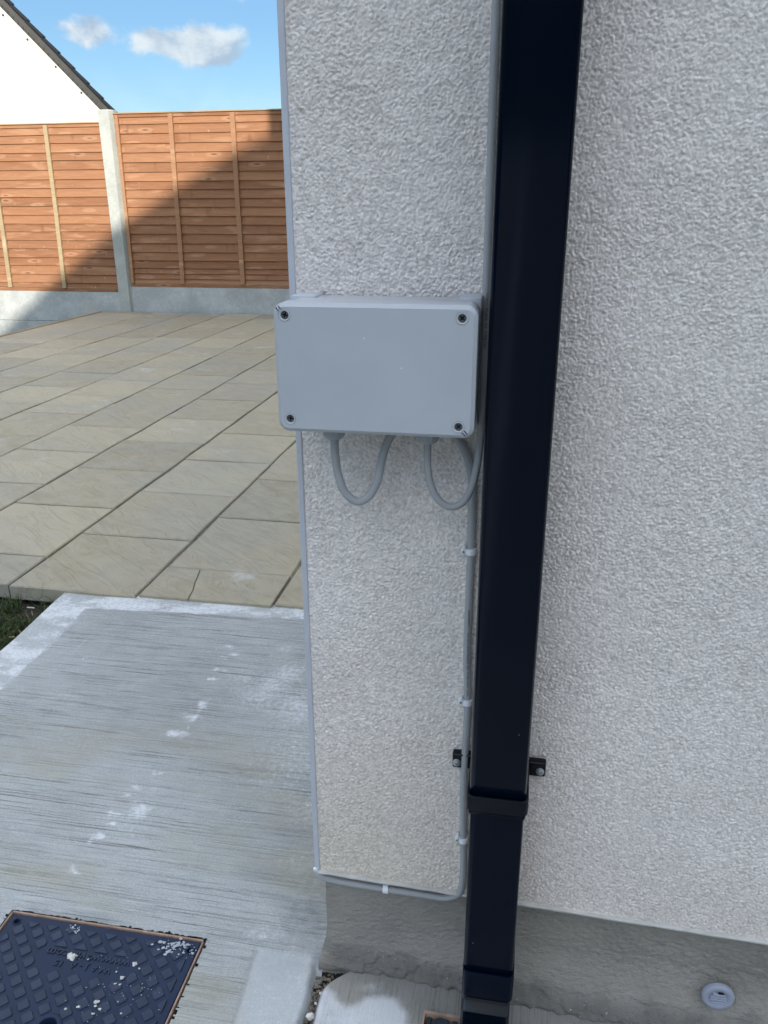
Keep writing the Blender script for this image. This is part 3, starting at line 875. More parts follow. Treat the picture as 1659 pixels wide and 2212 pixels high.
for i in range(1, 12):
    x0, x1 = lines[i - 1], lines[i]
    row_start = 1.003 if i < 8 else {8: 0.998, 9: 1.006}.get(i, 1.014)
    js = [row_start] + list(known[i])
    while js[-1] + 0.42 < ys_end:
        js.append(js[-1] + random.choice([0.41, 0.41, 0.41, 0.208]))
    js.append(ys_end)
    for a, b in zip(js[:-1], js[1:]):
        if i >= 11 and a > 3: continue
        g = 0.0038; gy = 0.0034
        aa = a if a == row_start else a + gy
        if b - a < 0.03: continue
        if i == 9 and a == row_start:
            # cracked half slab, built as its two pieces
            cr = [(-0.619, aa), (-0.627, aa + 0.055), (-0.640, aa + 0.10), (-0.645, aa + 0.125), (-0.658, b - g)]
            left = [(x0 + g, aa)] + [(x - 0.0009, y) for x, y in cr] + [(x0 + g, b - g)]
            rightp = [(x + 0.0009, y) for x, y in cr][::-1] + [(cr[0][0] + 0.0009, aa)][:0] + [(x1 - g, aa), (x1 - g, b - g)]
            for poly in (left, rightp):
                zt = 0.0205; ctr = sum((Vector((*p, 0)) for p in poly), Vector()) / len(poly)
                n = len(poly)
                vv = [(p[0], p[1], -0.02) for p in poly] + [(p[0], p[1], zt - 0.002) for p in poly] + \
                     [tuple((Vector((*p, 0)) + (ctr - Vector((*p, 0))).normalized() * 0.002)[:2]) + (zt,) for p in poly]
                ff = [(k * n + q, k * n + (q + 1) % n, (k + 1) * n + (q + 1) % n, (k + 1) * n + q) for k in (0, 1) for q in range(n)] + [tuple(range(2 * n, 3 * n))]
                me = bpy.data.meshes.new('slab'); me.from_pydata(vv, [], ff)
                bm = bmesh.new(); bm.from_mesh(me); bmesh.ops.recalc_face_normals(bm, faces=bm.faces); bm.to_mesh(me); bm.free()
                add_slab(me)
            continue
        add_slab(slab_mesh(x0 + g, x1 - g, aa, b - gy))
# timber coloured edging at the far left side of the patio
link('edging_strip', box_mesh(-4.035, -3.995, 3.2, 6.868, -0.10, 0.0225, bev=0.004), M['batten2'], patio)

# ------------------------------------------------------------------ house
house = empty('house', (0, 0, 0))
tag(house, 'house with rough pale grey rendered wall on a dark cement plinth', 'house')


def bead_z(x): return 0.1755 - 0.030 * x


xs = axis_pts((0.0045, 0.61, 0.00088), (0.64, 7.5, 0.22))
nz = axis_pts((0.0, 1.05, 0.00092), (1.10, 5.2, 0.2))
X, T = np.meshgrid(xs, nz, indexing='ij')
ZZ = bead_z(X) + T
fine = (X < 0.66) & (T < 1.06)
wx = X + 0.0012 * vnoise(X / .004, ZZ / .004, 60); wz = ZZ + 0.0012 * vnoise(X / .004, ZZ / .004, 61)
g1, r1 = grains(wx, wz * 1.15, 0.0025, 1)
g2, r2 = grains(wx + 0.3, wz * 1.1, 0.00175, 2)
hb = vnoise(X / .0095, ZZ / .0080, 68)
mod = 0.85 + 0.35 * fbm(X / .05, ZZ / .05, 65, 3)
mod = mod * (0.78 + 0.22 * sstep(0.22, 0.75, ZZ))
D = mod * (0.90 * g1 + 0.62 * g2 + 0.16 * hb - 0.5) * 0.0022 + 0.0008 * fbm(X / .09, ZZ / .09, 67, 2)
grain_c = np.clip(0.55 * r1 + 0.45 * r2, 0, 1)
dust_or_tint = np.clip(sstep(0.62, 0.20, ZZ + 0.10 * fbm(X / .10, ZZ / .10, 76, 3)) * sstep(0.42, 0.02, X + 0.05 * fbm(X / .08, ZZ / .08, 77, 3)) * 0.85  # mask of the painted warm light, strongest at the lower left
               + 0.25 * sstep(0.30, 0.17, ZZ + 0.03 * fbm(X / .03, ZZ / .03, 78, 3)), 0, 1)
D = D * sstep(0.0, 0.004, X - 0.004) * sstep(-0.001, 0.004, T)
D = np.where(fine, D, 0.0008)
P = np.stack([X, -D, ZZ], -1)
link('render_wall', grid_mesh(P, attrs=dict(grain=grain_c, dust_or_tint=dust_or_tint)), M['render'], house)
bm = bmesh.new()
box(bm, 0.0006, 7.5, 0.006, 9.0, 0.20, 5.2)
link('side_wall', mesh_of(bm), M['render2'], house)
bm = bmesh.new(); box(bm, -0.0015, 0.0052, -0.0022, 0.012, 0.1765, 5.2, 0.0012, 2)
link('corner_bead', mesh_of(bm), M['bead'], house)
# stop bead along the foot of the render, slightly uneven
rings = []
for k in range(161):
    x = 0.003 + (7.4 - 0.003) * (k / 160) ** 2.2
    wob = 0.00015 * math.sin(x * 61) + 0.00012 * math.sin(x * 343 + 1)
    z = bead_z(x) + wob
    dz = 0.0030 + 0.0003 * math.sin(x * 137 + 2)
    rings.append([(x, -0.0040 + wob, z + 0.0006), (x, -0.0048 + wob, z - 0.0004), (x, -0.0042 + wob, z - dz), (x, 0.022, z - dz), (x, 0.022, z + 0.0006)])
link('stop_bead', smooth_sharp(loft(rings), 50), M['beadb'], house)
# white chip at the bottom of the corner bead
link('bead_chip', pebble((-0.0005, -0.002, 0.1775), 0.0034, 55, 1.1), M['clip'], house)
# plinth
xs = axis_pts((0.006, 0.64, 0.0022), (0.64, 7.5, 0.2))
tt = axis_pts((0, 1, 0.0105))
X, T = np.meshgrid(xs, tt, indexing='ij')
zb = -0.012
ZZ = zb + (bead_z(X) - 0.0035 - 0.011 * sstep(0.225, 0.190, X) - zb) * T
flare = 0.020 * sstep(0.075, 0.0, ZZ) * (0.55 + 0.9 * sstep(0.05, 0.40, X)) + 0.010 * sstep(0.022, 0.0, ZZ)
rub = sstep(0.034, 0.012, ZZ + 0.008 * fbm(X / .03, ZZ / .03, 70, 2)) * sstep(0.0, 0.03, X)
Dp = flare + 0.0005 * fbm(X / .02, ZZ / .005, 71, 3) + 0.0008 * vnoise(X / .006, ZZ / .0028, 72) + 0.0007 * vnoise(X / .0035, ZZ / .0028, 79) + rub * (0.0040 * fbm(X / .010, ZZ / .007, 73, 3) + 0.0016 * fbm(X / .005, ZZ / .005, 74, 2)) \
    + 0.0012 * sstep(0.3, 0.42, X) * vnoise(X / .0035, ZZ / .0035, 75)
Xs = X - 0.009 * sstep(0.05, 0.0, ZZ) * sstep(0.03, 0.006, X)
P = np.stack([Xs, 0.022 - Dp, ZZ], -1)
link('plinth', grid_mesh(P, attrs=dict(rubble=rub)), M['plinth'], house)
bm = bmesh.new(); box(bm, 0.0062, 7.5, 0.0245, 9.0, -0.30, 0.1555)
link('cavity_back', box_mesh(0.0075, 7.5, 0.0400, 9.0, 0.1560, 0.1990), M['dark'], house)
# flared foot of the side face
link('plinth_side', mesh_of(bm), M['plinth'], house)
rings = []
for z, dx in ((-0.012, 0.009), (0.005, 0.0075), (0.02, 0.0045), (0.045, 0.001), (0.06, 0.0004)):
    rings.append([(0.0062 - dx, 0.0225 - dx * 0.9, z), (0.0062 - dx, 9.0, z), (0.012, 9.0, z), (0.012, 0.03, z)])
link('plinth_foot', loft(rings), M['plinth'], house)
# roof and a window high up, outside the frame
bm = bmesh.new()
vv = [bm.verts.new(p) for p in ((-0.3, -0.4, 5.15), (7.9, -0.4, 5.15), (7.9, 4.5, 8.2), (-0.3, 4.5, 8.2), (-0.3, 9.4, 5.15), (7.9, 9.4, 5.15))]
f1 = bm.faces.new((vv[0], vv[1], vv[2], vv[3])); f2 = bm.faces.new((vv[3], vv[2], vv[5], vv[4])); bm.faces.new((vv[0], vv[3], vv[4])); bm.faces.new((vv[1], vv[5], vv[2]))
bm.faces.new((vv[0], vv[4], vv[5], vv[1]))
link('roof', mesh_of(bm), M['tile'], house)

# ------------------------------------------------------------------ downpipe
dp = empty('downpipe', (0.233, -0.05, 0.0))
tag(dp, 'square black plastic downpipe running down the rendered wall', 'downpipe')


def sq_tube(x0, x1, y0, y1, r, zs, n=6):
    """zs: list of (z, grow) rings"""
    rings = []
    for z, g in zs:
        rings.append([(a, b, z) for a, b in rounded_rect(x0 - g, x1 + g, y0 - g, y1 + g, r + g, n)])
    return smooth_sharp(loft(rings), 40)


link('upper_pipe', sq_tube(0.2020, 0.2640, -0.0830, -0.0200, 0.0062, [(0.396, -0.0006), (0.3972, 0), (5.1, 0)]), M['pipe'], dp)
link('lower_pipe', sq_tube(0.2035, 0.2630, -0.0805, -0.0215, 0.0062, [(0.086, 0), (0.392, 0)]), M['pipe'], dp)


def ring_band(x0, x1, y0, y1, r, th, z0, z1, lip=0.0012):
    out = [(z0, 0), (z1 - lip, 0), (z1, -lip * 0.6)]
    rings = [[(a, b, z) for a, b in rounded_rect(x0 - g, x1 + g, y0 - g, y1 + g, r, 6)] for z, g in out]
    inner = [(z1, -th), (z1 - 0.010, -th)]
    for z, g in inner:
        rings.append([(a, b, z) for a, b in rounded_rect(x0 - g, x1 + g, y0 - g, y1 + g, max(r - th, .002), 6)])
    return smooth_sharp(loft(rings), 40)


collar = link('bracket_collar', ring_band(0.1992, 0.2668, -0.0885, -0.014, 0.0085, 0.0028, 0.3785, 0.3975), M['collar'], dp)
bm = bmesh.new(); box(bm, 0.2015, 0.2645, -0.0855, -0.018, 0.3700, 0.3790, 0.003, 2)
link('pipe_shoulder', smooth_sharp(mesh_of(bm)), M['pipe'], dp)
for x0, x1, sx in ((0.1770, 0.2005, 0.1822), (0.2655, 0.2865, 0.2800)):
    bm = bmesh.new(); box(bm, x0, x1, -0.0100, -0.0010, 0.3715, 0.3930, 0.0022, 2)
    lug = link('bracket_lug', smooth_sharp(mesh_of(bm)), M['collar'], dp)
    bm = bmesh.new(); box(bm, x0 + 0.001, x1 - 0.001, -0.0118, -0.0098, 0.3900, 0.3928, 0.0009, 1)
    link('lug_rim', mesh_of(bm), M['collar'], lug)
    head = lathe((sx, -0.010, 0.3795), [(0.0050, 0), (0.0050, -0.0008), (0.0042, -0.0012), (0.0040, -0.0024), (0.0026, -0.0031), (0.0010, -0.0033)], n=20)
    cr = [box_mesh(sx - 0.0019, sx + 0.0019, -0.0140, -0.0114, 0.3795 - 0.0005, 0.3795 + 0.0005), box_mesh(sx - 0.0005, sx + 0.0005, -0.0140, -0.01141, 0.3795 - 0.0019, 0.3795 + 0.0019)]
    for m_ in cr: m_.transform(Matrix.Translation((sx, 0, 0.3795)) @ Matrix.Rotation(0.5, 4, 'Y') @ Matrix.Translation((-sx, 0, -0.3795)))
    link('screw', cut(head, cr), M['zinc'], lug)
link('shoe_socket', ring_band(0.2030, 0.2648, -0.0865, -0.0160, 0.0075, 0.0024, 0.0955, 0.1350), M['pipe'], dp)
# shoe that kicks slightly outwards below its socket
prof = [(0.1000, 0.0), (0.0815, 0.0), (0.0800, -0.0008), (0.0735, -0.0072), (0.0715, -0.0085), (-0.030, -0.0085)]
rings = []
for z, dy in prof:
    rings.append([(a, b, z) for a, b in rounded_rect(0.2025, 0.2625, -0.0800 + dy, -0.0215, 0.0055, 6)])
link('shoe', smooth_sharp(loft(rings), 28), M['shoe'], dp)

# ------------------------------------------------------------------ gully under the downpipe
gu = empty('drain_gully', (0.23, -0.12, 0))
tag(gu, 'square drain gully with tan rim and dark grate at the foot of the downpipe', 'drain')
gm = [box_mesh(0.1525, 0.3140, -0.0475, -0.0435, -0.03, 0.0035), box_mesh(0.1525, 0.1545, -0.218, -0.0475, -0.03, 0.0025), box_mesh(0.3120, 0.3140, -0.218, -0.0475, -0.03, 0.0025)]
link('rim', join_meshes(gm), M['strip'], gu)
link('gully_well', box_mesh(0.1545, 0.3120, -0.218, -0.0475, -0.09, -0.022), M['dark'], gu)
for k in range(14):
    x = 0.1575 + k * 0.0113
    if 0.196 < x < 0.262: continue
    link('grate_bar', box_mesh(x, x + 0.0060, -0.216, -0.0485, -0.012, -0.0008, bev=0.0012, seg=1), M['grate'], gu)
link('grate_hub', cyl((0.176, -0.062, -0.006), 0.013, 0.0125, 0.0075, 'Z', 20), M['grate'], gu)

# ------------------------------------------------------------------ junction box
jb = empty('junction_box', (0.1, -0.006, 0.80))
tag(jb, 'grey rectangular plastic junction box screwed to the wall beside the black downpipe', 'junction box')


def rr_loft(x0, x1, z0, z1, r, ys, n=7):
    """rounded rectangle in XZ lofted along Y; ys = list of (y, inset)"""
    rings = []
    for y, g in ys:
        rings.append([(a, y, b) for a, b in rounded_rect(x0 + g, x1 - g, z0 + g, z1 - g, max(r - g, 0.001), n)])
    return loft(rings)


BX0, BX1, BZ0, BZ1 = 0.0085, 0.1930, 0.8005, 0.9195
link('box_body', smooth_sharp(rr_loft(BX0 + 0.0015, BX1 - 0.0015, BZ0 + 0.0015, BZ1 - 0.0015, 0.010, [(-0.008, 0), (-0.0655, 0)]), 40), M['pvc'], jb)
for x0, x1, z0, z1 in ((BX0 + 0.000, BX0 + 0.026, 0.9050, 0.9205), (BX1 - 0.022, BX1 + 0.0, 0.9050, 0.9215), (BX0, BX0 + 0.024, 0.7975, 0.8150), (BX1 - 0.022, BX1, 0.7975, 0.8150)):
    bm = bmesh.new(); box(bm, x0, x1, -0.034, -0.002, z0, z1, 0.003, 2)
    link('mounting_foot', smooth_sharp(mesh_of(bm)), M['pvc'], jb)
lid = rr_loft(BX0, BX1, BZ0, BZ1, 0.0105, [(-0.0665, 0.0), (-0.0874, 0), (-0.0908, 0.0034)])
spos = [(0.0195, 0.9085), (0.1795, 0.9085), (0.0205, 0.8130), (0.1790, 0.8115)]
cutters = []
for x, z in spos:
    cutters.append(lathe((x, 0, z), [(0.0058, -0.0920), (0.0058, -0.0903), (0.0052, -0.0903), (0.0052, -0.0920)], n=28) if False else cyl((x, -0.0925, z), 0.0040, 0.0037, 0.0062, 'Y', 24))
    # fine groove round the screw boss: thin wedge-shaped ring
    ro = [[(x + r * math.cos(a), y, z + r * math.sin(a)) for a in [2 * math.pi * q / 32 for q in range(32)]] for r, y in ((0.0057, -0.0925), (0.0057, -0.0901), (0.0053, -0.0901), (0.0053, -0.0925))]
    n = 32; vv = [p for r_ in ro for p in r_]; ff = []
    for k in range(4):
        for q in range(n):
            ff.append((k * n + q, k * n + (q + 1) % n, ((k + 1) % 4) * n + (q + 1) % n, ((k + 1) % 4) * n + q))
    me = bpy.data.meshes.new('g'); me.from_pydata(vv, [], ff)
    bm = bmesh.new(); bm.from_mesh(me); bmesh.ops.recalc_face_normals(bm, faces=bm.faces); bm.to_mesh(me); bm.free()
    cutters.append(me)
for (x, z), (dx, dz) in ((spos[0], (-1, 1)), (spos[3], (1, -1))):
    for s in (-1, 1):
        m_ = box_mesh(0.0060, 0.0105, -0.0925, -0.0885, -0.00065, 0.00065)
        ang = math.atan2(dz, dx)
        m_.transform(Matrix.Translation((x, 0, z)) @ Matrix.Rotation(-ang, 4, 'Y') @ Matrix.Translation((0, 0, s * 0.00145)))
        cutters.append(m_)
lidm = cut(lid, cutters)
lido = link('lid', smooth_sharp(lidm, 30), M['pvc'], jb)
for i, (x, z) in enumerate(spos):
    link('screw_boss', smooth_sharp(lathe((x, 0, z), [(0.0051, -0.0905), (0.0050, -0.0912), (0.0045, -0.0913), (0.0039, -0.0908), (0.0038, -0.0880), (0.0051, -0.0880)], n=28, loop=True), 60), M['ring'], lido)
    head = cyl((x, -0.0893, z), 0.0037, 0.0037, 0.0030, 'Y', 24)
    ang = (0.3, 0.75, 0.1, 0.85)[i]
    cr = [box_mesh(-0.0027, 0.0027, -0.0900, -0.0872, -0.0007, 0.0007), box_mesh(-0.0007, 0.0007, -0.0900, -0.08721, -0.0027, 0.0027)]
    for m_ in cr: m_.transform(Matrix.Translation((x, 0, z)) @ Matrix.Rotation(ang, 4, 'Y'))
    hd = cut(head, cr)
    hd.materials.clear(); hd.materials.append(M['screwd'])
    so = link('screw', hd, M['screwd'], lido)
    cm = join_meshes([box_mesh(-0.0026, 0.0026, -0.0876, -0.0874, -0.00068, 0.00068), box_mesh(-0.00068, 0.00068, -0.0877, -0.0875, -0.0026, 0.0026)])
    cm.transform(Matrix.Translation((x, 0, z)) @ Matrix.Rotation(ang, 4, 'Y'))
    link('cross_recess', cm, M['dark'], so)
    if i in (0, 3):
        dx, dz = ((-1, 1), (1, -1))[i == 3]
        a = math.atan2(dz, dx)
        fl = join_meshes([box_mesh(0.0061, 0.0104, -0.0886, -0.08855, s * 0.00145 - 0.0006, s * 0.00145 + 0.0006) for s in (-1, 1)])
        fl.transform(Matrix.Translation((x, 0, z)) @ Matrix.Rotation(-a, 4, 'Y'))
        link('slot_floor', fl, M['dark'], lido)
        rim = join_meshes([box_mesh(0.0058, 0.0108, -0.0911, -0.0900, s * 0.00235 - 0.0002, s * 0.00235 + 0.0002) for s in (-1, 1)])
        rim.transform(Matrix.Translation((x, 0, z)) @ Matrix.Rotation(-a, 4, 'Y'))
        link('slot_rim', rim, M['ring'], lido)
for x, z in ((0.0925, 0.8895), (0.1262, 0.8638)):
    link('moulding_mark', lathe((x, 0, z), [(0.00075, -0.0907), (0.0006, -0.0911), (0.0002, -0.0912)], n=10), M['mark'], lido)
for gx in (0.0515, 0.1455):
    bm = bmesh.new()
    g = join_meshes([smooth_sharp(lathe((gx, -0.045, 0), [(0.0125, 0.8040), (0.0125, 0.7950), (0.0118, 0.7935), (0.0118, 0.7925), (0.0116, 0.7890), (0.0100, 0.7850), (0.0080, 0.7830), (0.0042, 0.7825)], 'Z', 12), 25)])
    link('cable_gland', g, M['gland'], jb)
    nut = [[(gx + 0.0134 * math.cos(a), -0.045 + 0.0134 * math.sin(a), z) for a in [math.pi / 3 * q + 0.2 for q in range(6)]] for z in (0.8030, 0.7962)]
    link('gland_nut', loft(nut), M['gland'], jb)
bm.free()

# ------------------------------------------------------------------ cables
pA = [(0.0515, -0.045, 0.790), (0.0516, -0.045, 0.776), (0.0522, -0.045, 0.762), (0.0545, -0.045, 0.745), (0.0610, -0.045, 0.7265), (0.0728, -0.044, 0.7165), (0.0850, -0.042, 0.7215),
      (0.0935, -0.039, 0.7370), (0.0972, -0.035, 0.7560), (0.1012, -0.031, 0.7725), (0.1080, -0.027, 0.7860), (0.120, -0.018, 0.7960), (0.137, -0.0065, 0.7985), (0.155, -0.0062, 0.7930), (0.1695, -0.0068, 0.7790),
      (0.1790, -0.0068, 0.7650), (0.1855, -0.0068, 0.7480), (0.1885, -0.0068, 0.7250), (0.1892, -0.0068, 0.692), (0.1896, -0.0068, 0.640), (0.1894, -0.0068, 0.582), (0.1893, -0.0070, 0.545),
      (0.1899, -0.0068, 0.515), (0.1918, -0.0068, 0.480), (0.1926, -0.0068, 0.441), (0.1918, -0.0078, 0.400), (0.1914, -0.0080, 0.360), (0.1922, -0.0068, 0.310), (0.1934, -0.0068, 0.268),
      (0.1946, -0.0068, 0.225), (0.1945, -0.0062, 0.195), (0.1925, -0.0030, 0.174), (0.1850, 0.002, 0.1600), (0.1710, 0.0045, 0.1515), (0.155, 0.0052, 0.1508), (0.132, 0.0055, 0.1512), (0.089, 0.0060, 0.1516), (0.040, 0.0062, 0.1530),
      (0.018, 0.0060, 0.1550), (0.006, 0.0045, 0.1590), (-0.0005, 0.0075, 0.1635), (-0.0022, 0.020, 0.1655), (-0.0020, 0.06, 0.166), (-0.0020, 0.5, 0.166), (-0.002, 3.0, 0.166)]
ca = tag(link('cable', tube(catmull(pA, 8), 0.0043, 14), M['cable']),
         'grey cable looping from the left gland, clipped down beside the downpipe and along the plinth', 'cable', 'grey cables from the junction box')
pB = [(0.1455, -0.045, 0.790), (0.1456, -0.045, 0.775), (0.1462, -0.045, 0.755), (0.1500, -0.045, 0.737), (0.1585, -0.045, 0.7225), (0.1700, -0.044, 0.7165), (0.1815, -0.043, 0.7215), (0.1895, -0.041, 0.7365),
      (0.1940, -0.037, 0.7580), (0.1960, -0.032, 0.7820), (0.1968, -0.024, 0.8080), (0.1965, -0.014, 0.835), (0.1955, -0.0070, 0.870), (0.1948, -0.0066, 0.92), (0.1945, -0.0066, 1.0), (0.1935, -0.0066, 1.16), (0.193, -0.0066, 1.6), (0.193, -0.0066, 5.0)]
cb = tag(link('cable', tube(catmull(pB, 8), 0.0038, 14), M['cable']),
         'grey cable looping from the right gland and rising beside the downpipe to the top', 'cable', 'grey cables from the junction box')


def cable_print(body, x, y, z0, length, size, parent, xt=None):
    # reads upwards along the cable, laid on its front
    xf = Matrix.Translation((x, y, z0)) @ Matrix(((0, -1, 0, 0), (0, 0, -1, 0), (1, 0, 0, 0), (0, 0, 0, 1)))
    xf = Matrix.Translation((x, y, z0)) @ Matrix(((0, -1, 0, 0), (0, 0, -1, 0), (1, 0, 0, 0), (0, 0, 0, 1)))
    me = text_mesh(body, size, 0.00003, xf, 1.0, length)
    if xt: 
        for v in me.vertices: v.co.x += xt * (v.co.z - z0)
    link('printed_text', me, M['print'], parent)


cable_print('VDE   YYM-J 4X1,5   CE   DoP-Nr 17-0111-01 Eca', 0.1932, -0.01125, 0.474, 0.082, 0.0030, ca, -0.026)
cable_print('210603/4703', 0.1913, -0.01125, 0.564, 0.020, 0.0030, ca)
cable_print('14703   VDE   YYM-J 4X1,5   CE   DoP-Nr 17-0111', 0.1974, -0.0106, 0.845, 0.076, 0.0030, cb, -0.004)


def cable_clip(x, y, z, rot, label, wall_y):
    """saddle over the cable plus a nail boss; cable runs along local Z"""
    root = empty('cable_clip', (x, y, z))
    tag(root, label, 'cable clip', 'white cable clips')
    w2 = 0.0036
    R_, r_ = 0.0058, 0.0044
    ang = [math.radians(a) for a in range(-10, 191, 20)]
    rings = []
    for s, rr_ in ((-w2, R_), (w2, R_), (w2, r_), (-w2, r_)):
        pass
    vv, ff = [], []
    for a in ang:
        for rr_, s in ((R_, -w2), (R_, w2), (r_, w2), (r_, -w2)):
            vv.append((rr_ * math.cos(a), -rr_ * math.sin(a), s))
    for i in range(len(ang) - 1):
        for k in range(4):
            ff.append((i * 4 + k, i * 4 + (k + 1) % 4, (i + 1) * 4 + (k + 1) % 4, (i + 1) * 4 + k))
    ff.append((0, 3, 2, 1)); e = (len(ang) - 1) * 4; ff.append((e, e + 1, e + 2, e + 3))
    me = bpy.data.meshes.new('saddle'); me.from_pydata(vv, [], ff)
    bm = bmesh.new(); bm.from_mesh(me); bmesh.ops.recalc_face_normals(bm, faces=bm.faces); bm.to_mesh(me); bm.free()
    boss = box_mesh(-0.0098, -0.0050, -0.0030, 0.0045, -w2, w2 * 1.0, bev=0.0010)
    horn = box_mesh(-0.0084, -0.0056, -0.0050, 0.0035, w2 * 0.6, w2 + 0.0030, bev=0.0009)
    T_ = Matrix.Rotation(rot, 4, 'Y')
    body = join_meshes([me, boss, horn] if not rot else [me, box_mesh(0.0046, 0.0085, -0.0044, 0.004, -w2, w2, bev=0.0012)]); body.transform(T_)
    link('saddle', smooth_sharp(body, 40), M['clip'], root, loc=(0, 0, 0))
    if rot: return
    nl = lathe((-0.0076, 0, -0.0006), [(0.0013, -0.0028), (0.0013, -0.0036), (0.0008, -0.0039)], n=12); nl.transform(T_)
    link('nail', nl, M['nail'], root, loc=(0, 0, 0))


cable_clip(0.1894, -0.0068, 0.6535, 0, 'white clip on the vertical cable, uppermost, just below the cable loops', 0)
cable_clip(0.1920, -0.0068, 0.4640, 0, 'white clip on the vertical cable just under its black printing', 0)
cable_clip(0.1935, -0.0068, 0.2630, 0, 'lowest white clip on the vertical cable, below the pipe bracket', 0)
cable_clip(0.0930, 0.0060, 0.1517, math.radians(-90), 'white clip on the horizontal cable run along the plinth', 0)

# ------------------------------------------------------------------ round cap in the plinth
wc = tag(link('weep_cap', lathe((0.5245, -0.002, 0.0535), [(0.0198, 0.006), (0.0198, 0.0015), (0.0190, 0.0002), (0.0170, -0.0006), (0.0125, 0.0000), (0.0112, 0.0012), (0.0100, 0.0018)], n=40), M['capd']),
         'round pale lilac plastic cap set into the grey plinth', 'cap')
for k, (dz, hw) in enumerate(((-0.0062, 0.0075), (-0.0020, 0.0098), (0.0022, 0.0096), (0.0062, 0.0072))):
    link('rib', box_mesh(0.5245 - hw, 0.5245 + hw, -0.0036, 0.003, 0.0535 + dz - 0.0012, 0.0535 + dz + 0.0012, bev=0.0007), M['capd'], wc)
link('slot', box_mesh(0.5235, 0.5305, -0.0025, 0.0, 0.0535 + 0.0082, 0.0535 + 0.0091), M['dark'], wc)

# ------------------------------------------------------------------ access cover
ac = empty('access_cover', (-0.331, -0.14, 0))
tag(ac, 'square navy plastic drain access cover with raised diamond studs set in the concrete path', 'access cover')
LX0, LX1, LY0, LY1 = -0.4800, -0.1800, -0.2930, 0.0080
lidm = box_mesh(LX0, LX1, LY0, LY1, -0.020, 0.0005, bev=0.0012, seg=1)
holes = [(-0.4665, -0.0050, 0.0042), (-0.1905, -0.0085, 0.0042), (-0.3290, -0.1490, 0.0125), (-0.4665, -0.280, 0.0042), (-0.1905, -0.280, 0.0042)]
lid2 = cut(lidm, [cyl((x, y, -0.012), r * 0.9, r, 0.02, 'Z', 24) for x, y, r in holes])
lo = link('lid', smooth_sharp(lid2, 30), M['lid'], ac)
for x, y, r in holes:
    k = r * 1.0
    link('hole_rim', lathe((x, y, 0), [(k * 1.02, -0.002), (k * 1.02, 0.0014), (k * 1.30, 0.0019), (k * 1.50, 0.0010), (k * 1.55, 0.0004)], 'Z', 26, loop=True), M['lid'], lo)
    link('hole_floor', cyl((x, y, -0.0125), k * 0.85, k * 0.85, 0.001, 'Z', 20), M['dark'], lo)
link('key_bolt', lathe((-0.329, -0.149, 0), [(0.0078, -0.011), (0.0078, -0.005), (0.0066, -0.0035), (0.003, -0.003)], 'Z', 20), M['grate'], lo)


def clip_poly(poly, a, b, c):
    """keep a*x+b*y<=c"""
    out = []
    for i in range(len(poly)):
        p, q = poly[i], poly[(i + 1) % len(poly)]
        dp_, dq = a * p[0] + b * p[1] - c, a * q[0] + b * q[1] - c
        if dp_ <= 0: out.append(p)
        if dp_ * dq < 0:
            t = dp_ / (dp_ - dq); out.append((p[0] + (q[0] - p[0]) * t, p[1] + (q[1] - p[1]) * t))
    return out


def area(p): return 0.5 * abs(sum(p[i][0] * p[(i + 1) % len(p)][1] - p[(i + 1) % len(p)][0] * p[i][1] for i in range(len(p))))


TX0, TX1, TY0, TY1 = -0.4005, -0.2590, -0.0715, -0.0345
for i in range(-2, 22):
    for j in range(-2, 20):
        if (i + j) % 2: continue
        cx_ = -0.4550 + 0.01552 * i; cy_ = -0.0180 - 0.01552 * j
        h = 0.0110
        poly = [(cx_ - h, cy_), (cx_, cy_ - h), (cx_ + h, cy_), (cx_, cy_ + h)]
        for a, b, c in ((1, 0, LX1 - 0.010), (-1, 0, -(LX0 + 0.010)), (0, 1, LY1 - 0.0105), (0, -1, -(LY0 + 0.010))):
            poly = clip_poly(poly, a, b, c)
            if not poly: break
        if not poly: continue
        if cx_ > TX0 - h and cx_ < TX1 + h and cy_ > TY0 - h and cy_ < TY1 + h:
            cands = [clip_poly(poly, 0, -1, -TY1), clip_poly(poly, 0, 1, TY0), clip_poly(poly, 1, 0, TX0), clip_poly(poly, -1, 0, -TX1)]
            cands = [p for p in cands if p]
            if not cands: continue
            poly = max(cands, key=area)
        if area(poly) < 4.0e-5: continue
        if any(math.hypot(cx_ - x, cy_ - y) < r * 1.55 + h * 0.55 for x, y, r in holes): continue
        n = len(poly)
        c = Vector((sum(p[0] for p in poly) / n, sum(p[1] for p in poly) / n, 0))
        # round each corner a little
        rp = []
        for k in range(n):
            p = Vector((*poly[k], 0)); a = Vector((*poly[k - 1], 0)); b = Vector((*poly[(k + 1) % n], 0))
            rp.append(p + (a - p).normalized() * min(0.0016, (a - p).length * .4)); rp.append(p + (b - p).normalized() * min(0.0016, (b - p).length * .4))
        rings = []
        for z, s in ((0.0000, 1.0), (0.0016, 0.93), (0.0021, 0.80)):
            rings.append([(c.x + (p.x - c.x) * s, c.y + (p.y - c.y) * s, z) for p in rp])
        nn = len(rp)
        vv = [p for r_ in rings for p in r_]
        ff = [(q * nn + k, q * nn + (k + 1) % nn, (q + 1) * nn + (k + 1) % nn, (q + 1) * nn + k) for q in (0, 1) for k in range(nn)] + [tuple(range(2 * nn, 3 * nn))]
        me = bpy.data.meshes.new('stud'); me.from_pydata(vv, [], ff)
        bm = bmesh.new(); bm.from_mesh(me); bmesh.ops.recalc_face_normals(bm, faces=bm.faces); bm.to_mesh(me); bm.free()
        link('stud', me, M['stud'], ac)
rot180 = Matrix.Rotation(math.pi, 4, 'Z')
link('raised_lettering', text_mesh('www.wavin.com', 0.0180, 0.0013, Matrix.Translation((-0.2655, -0.0388, 0.0008)) @ rot180, 1.0, 0.127), M['stud'], ac)
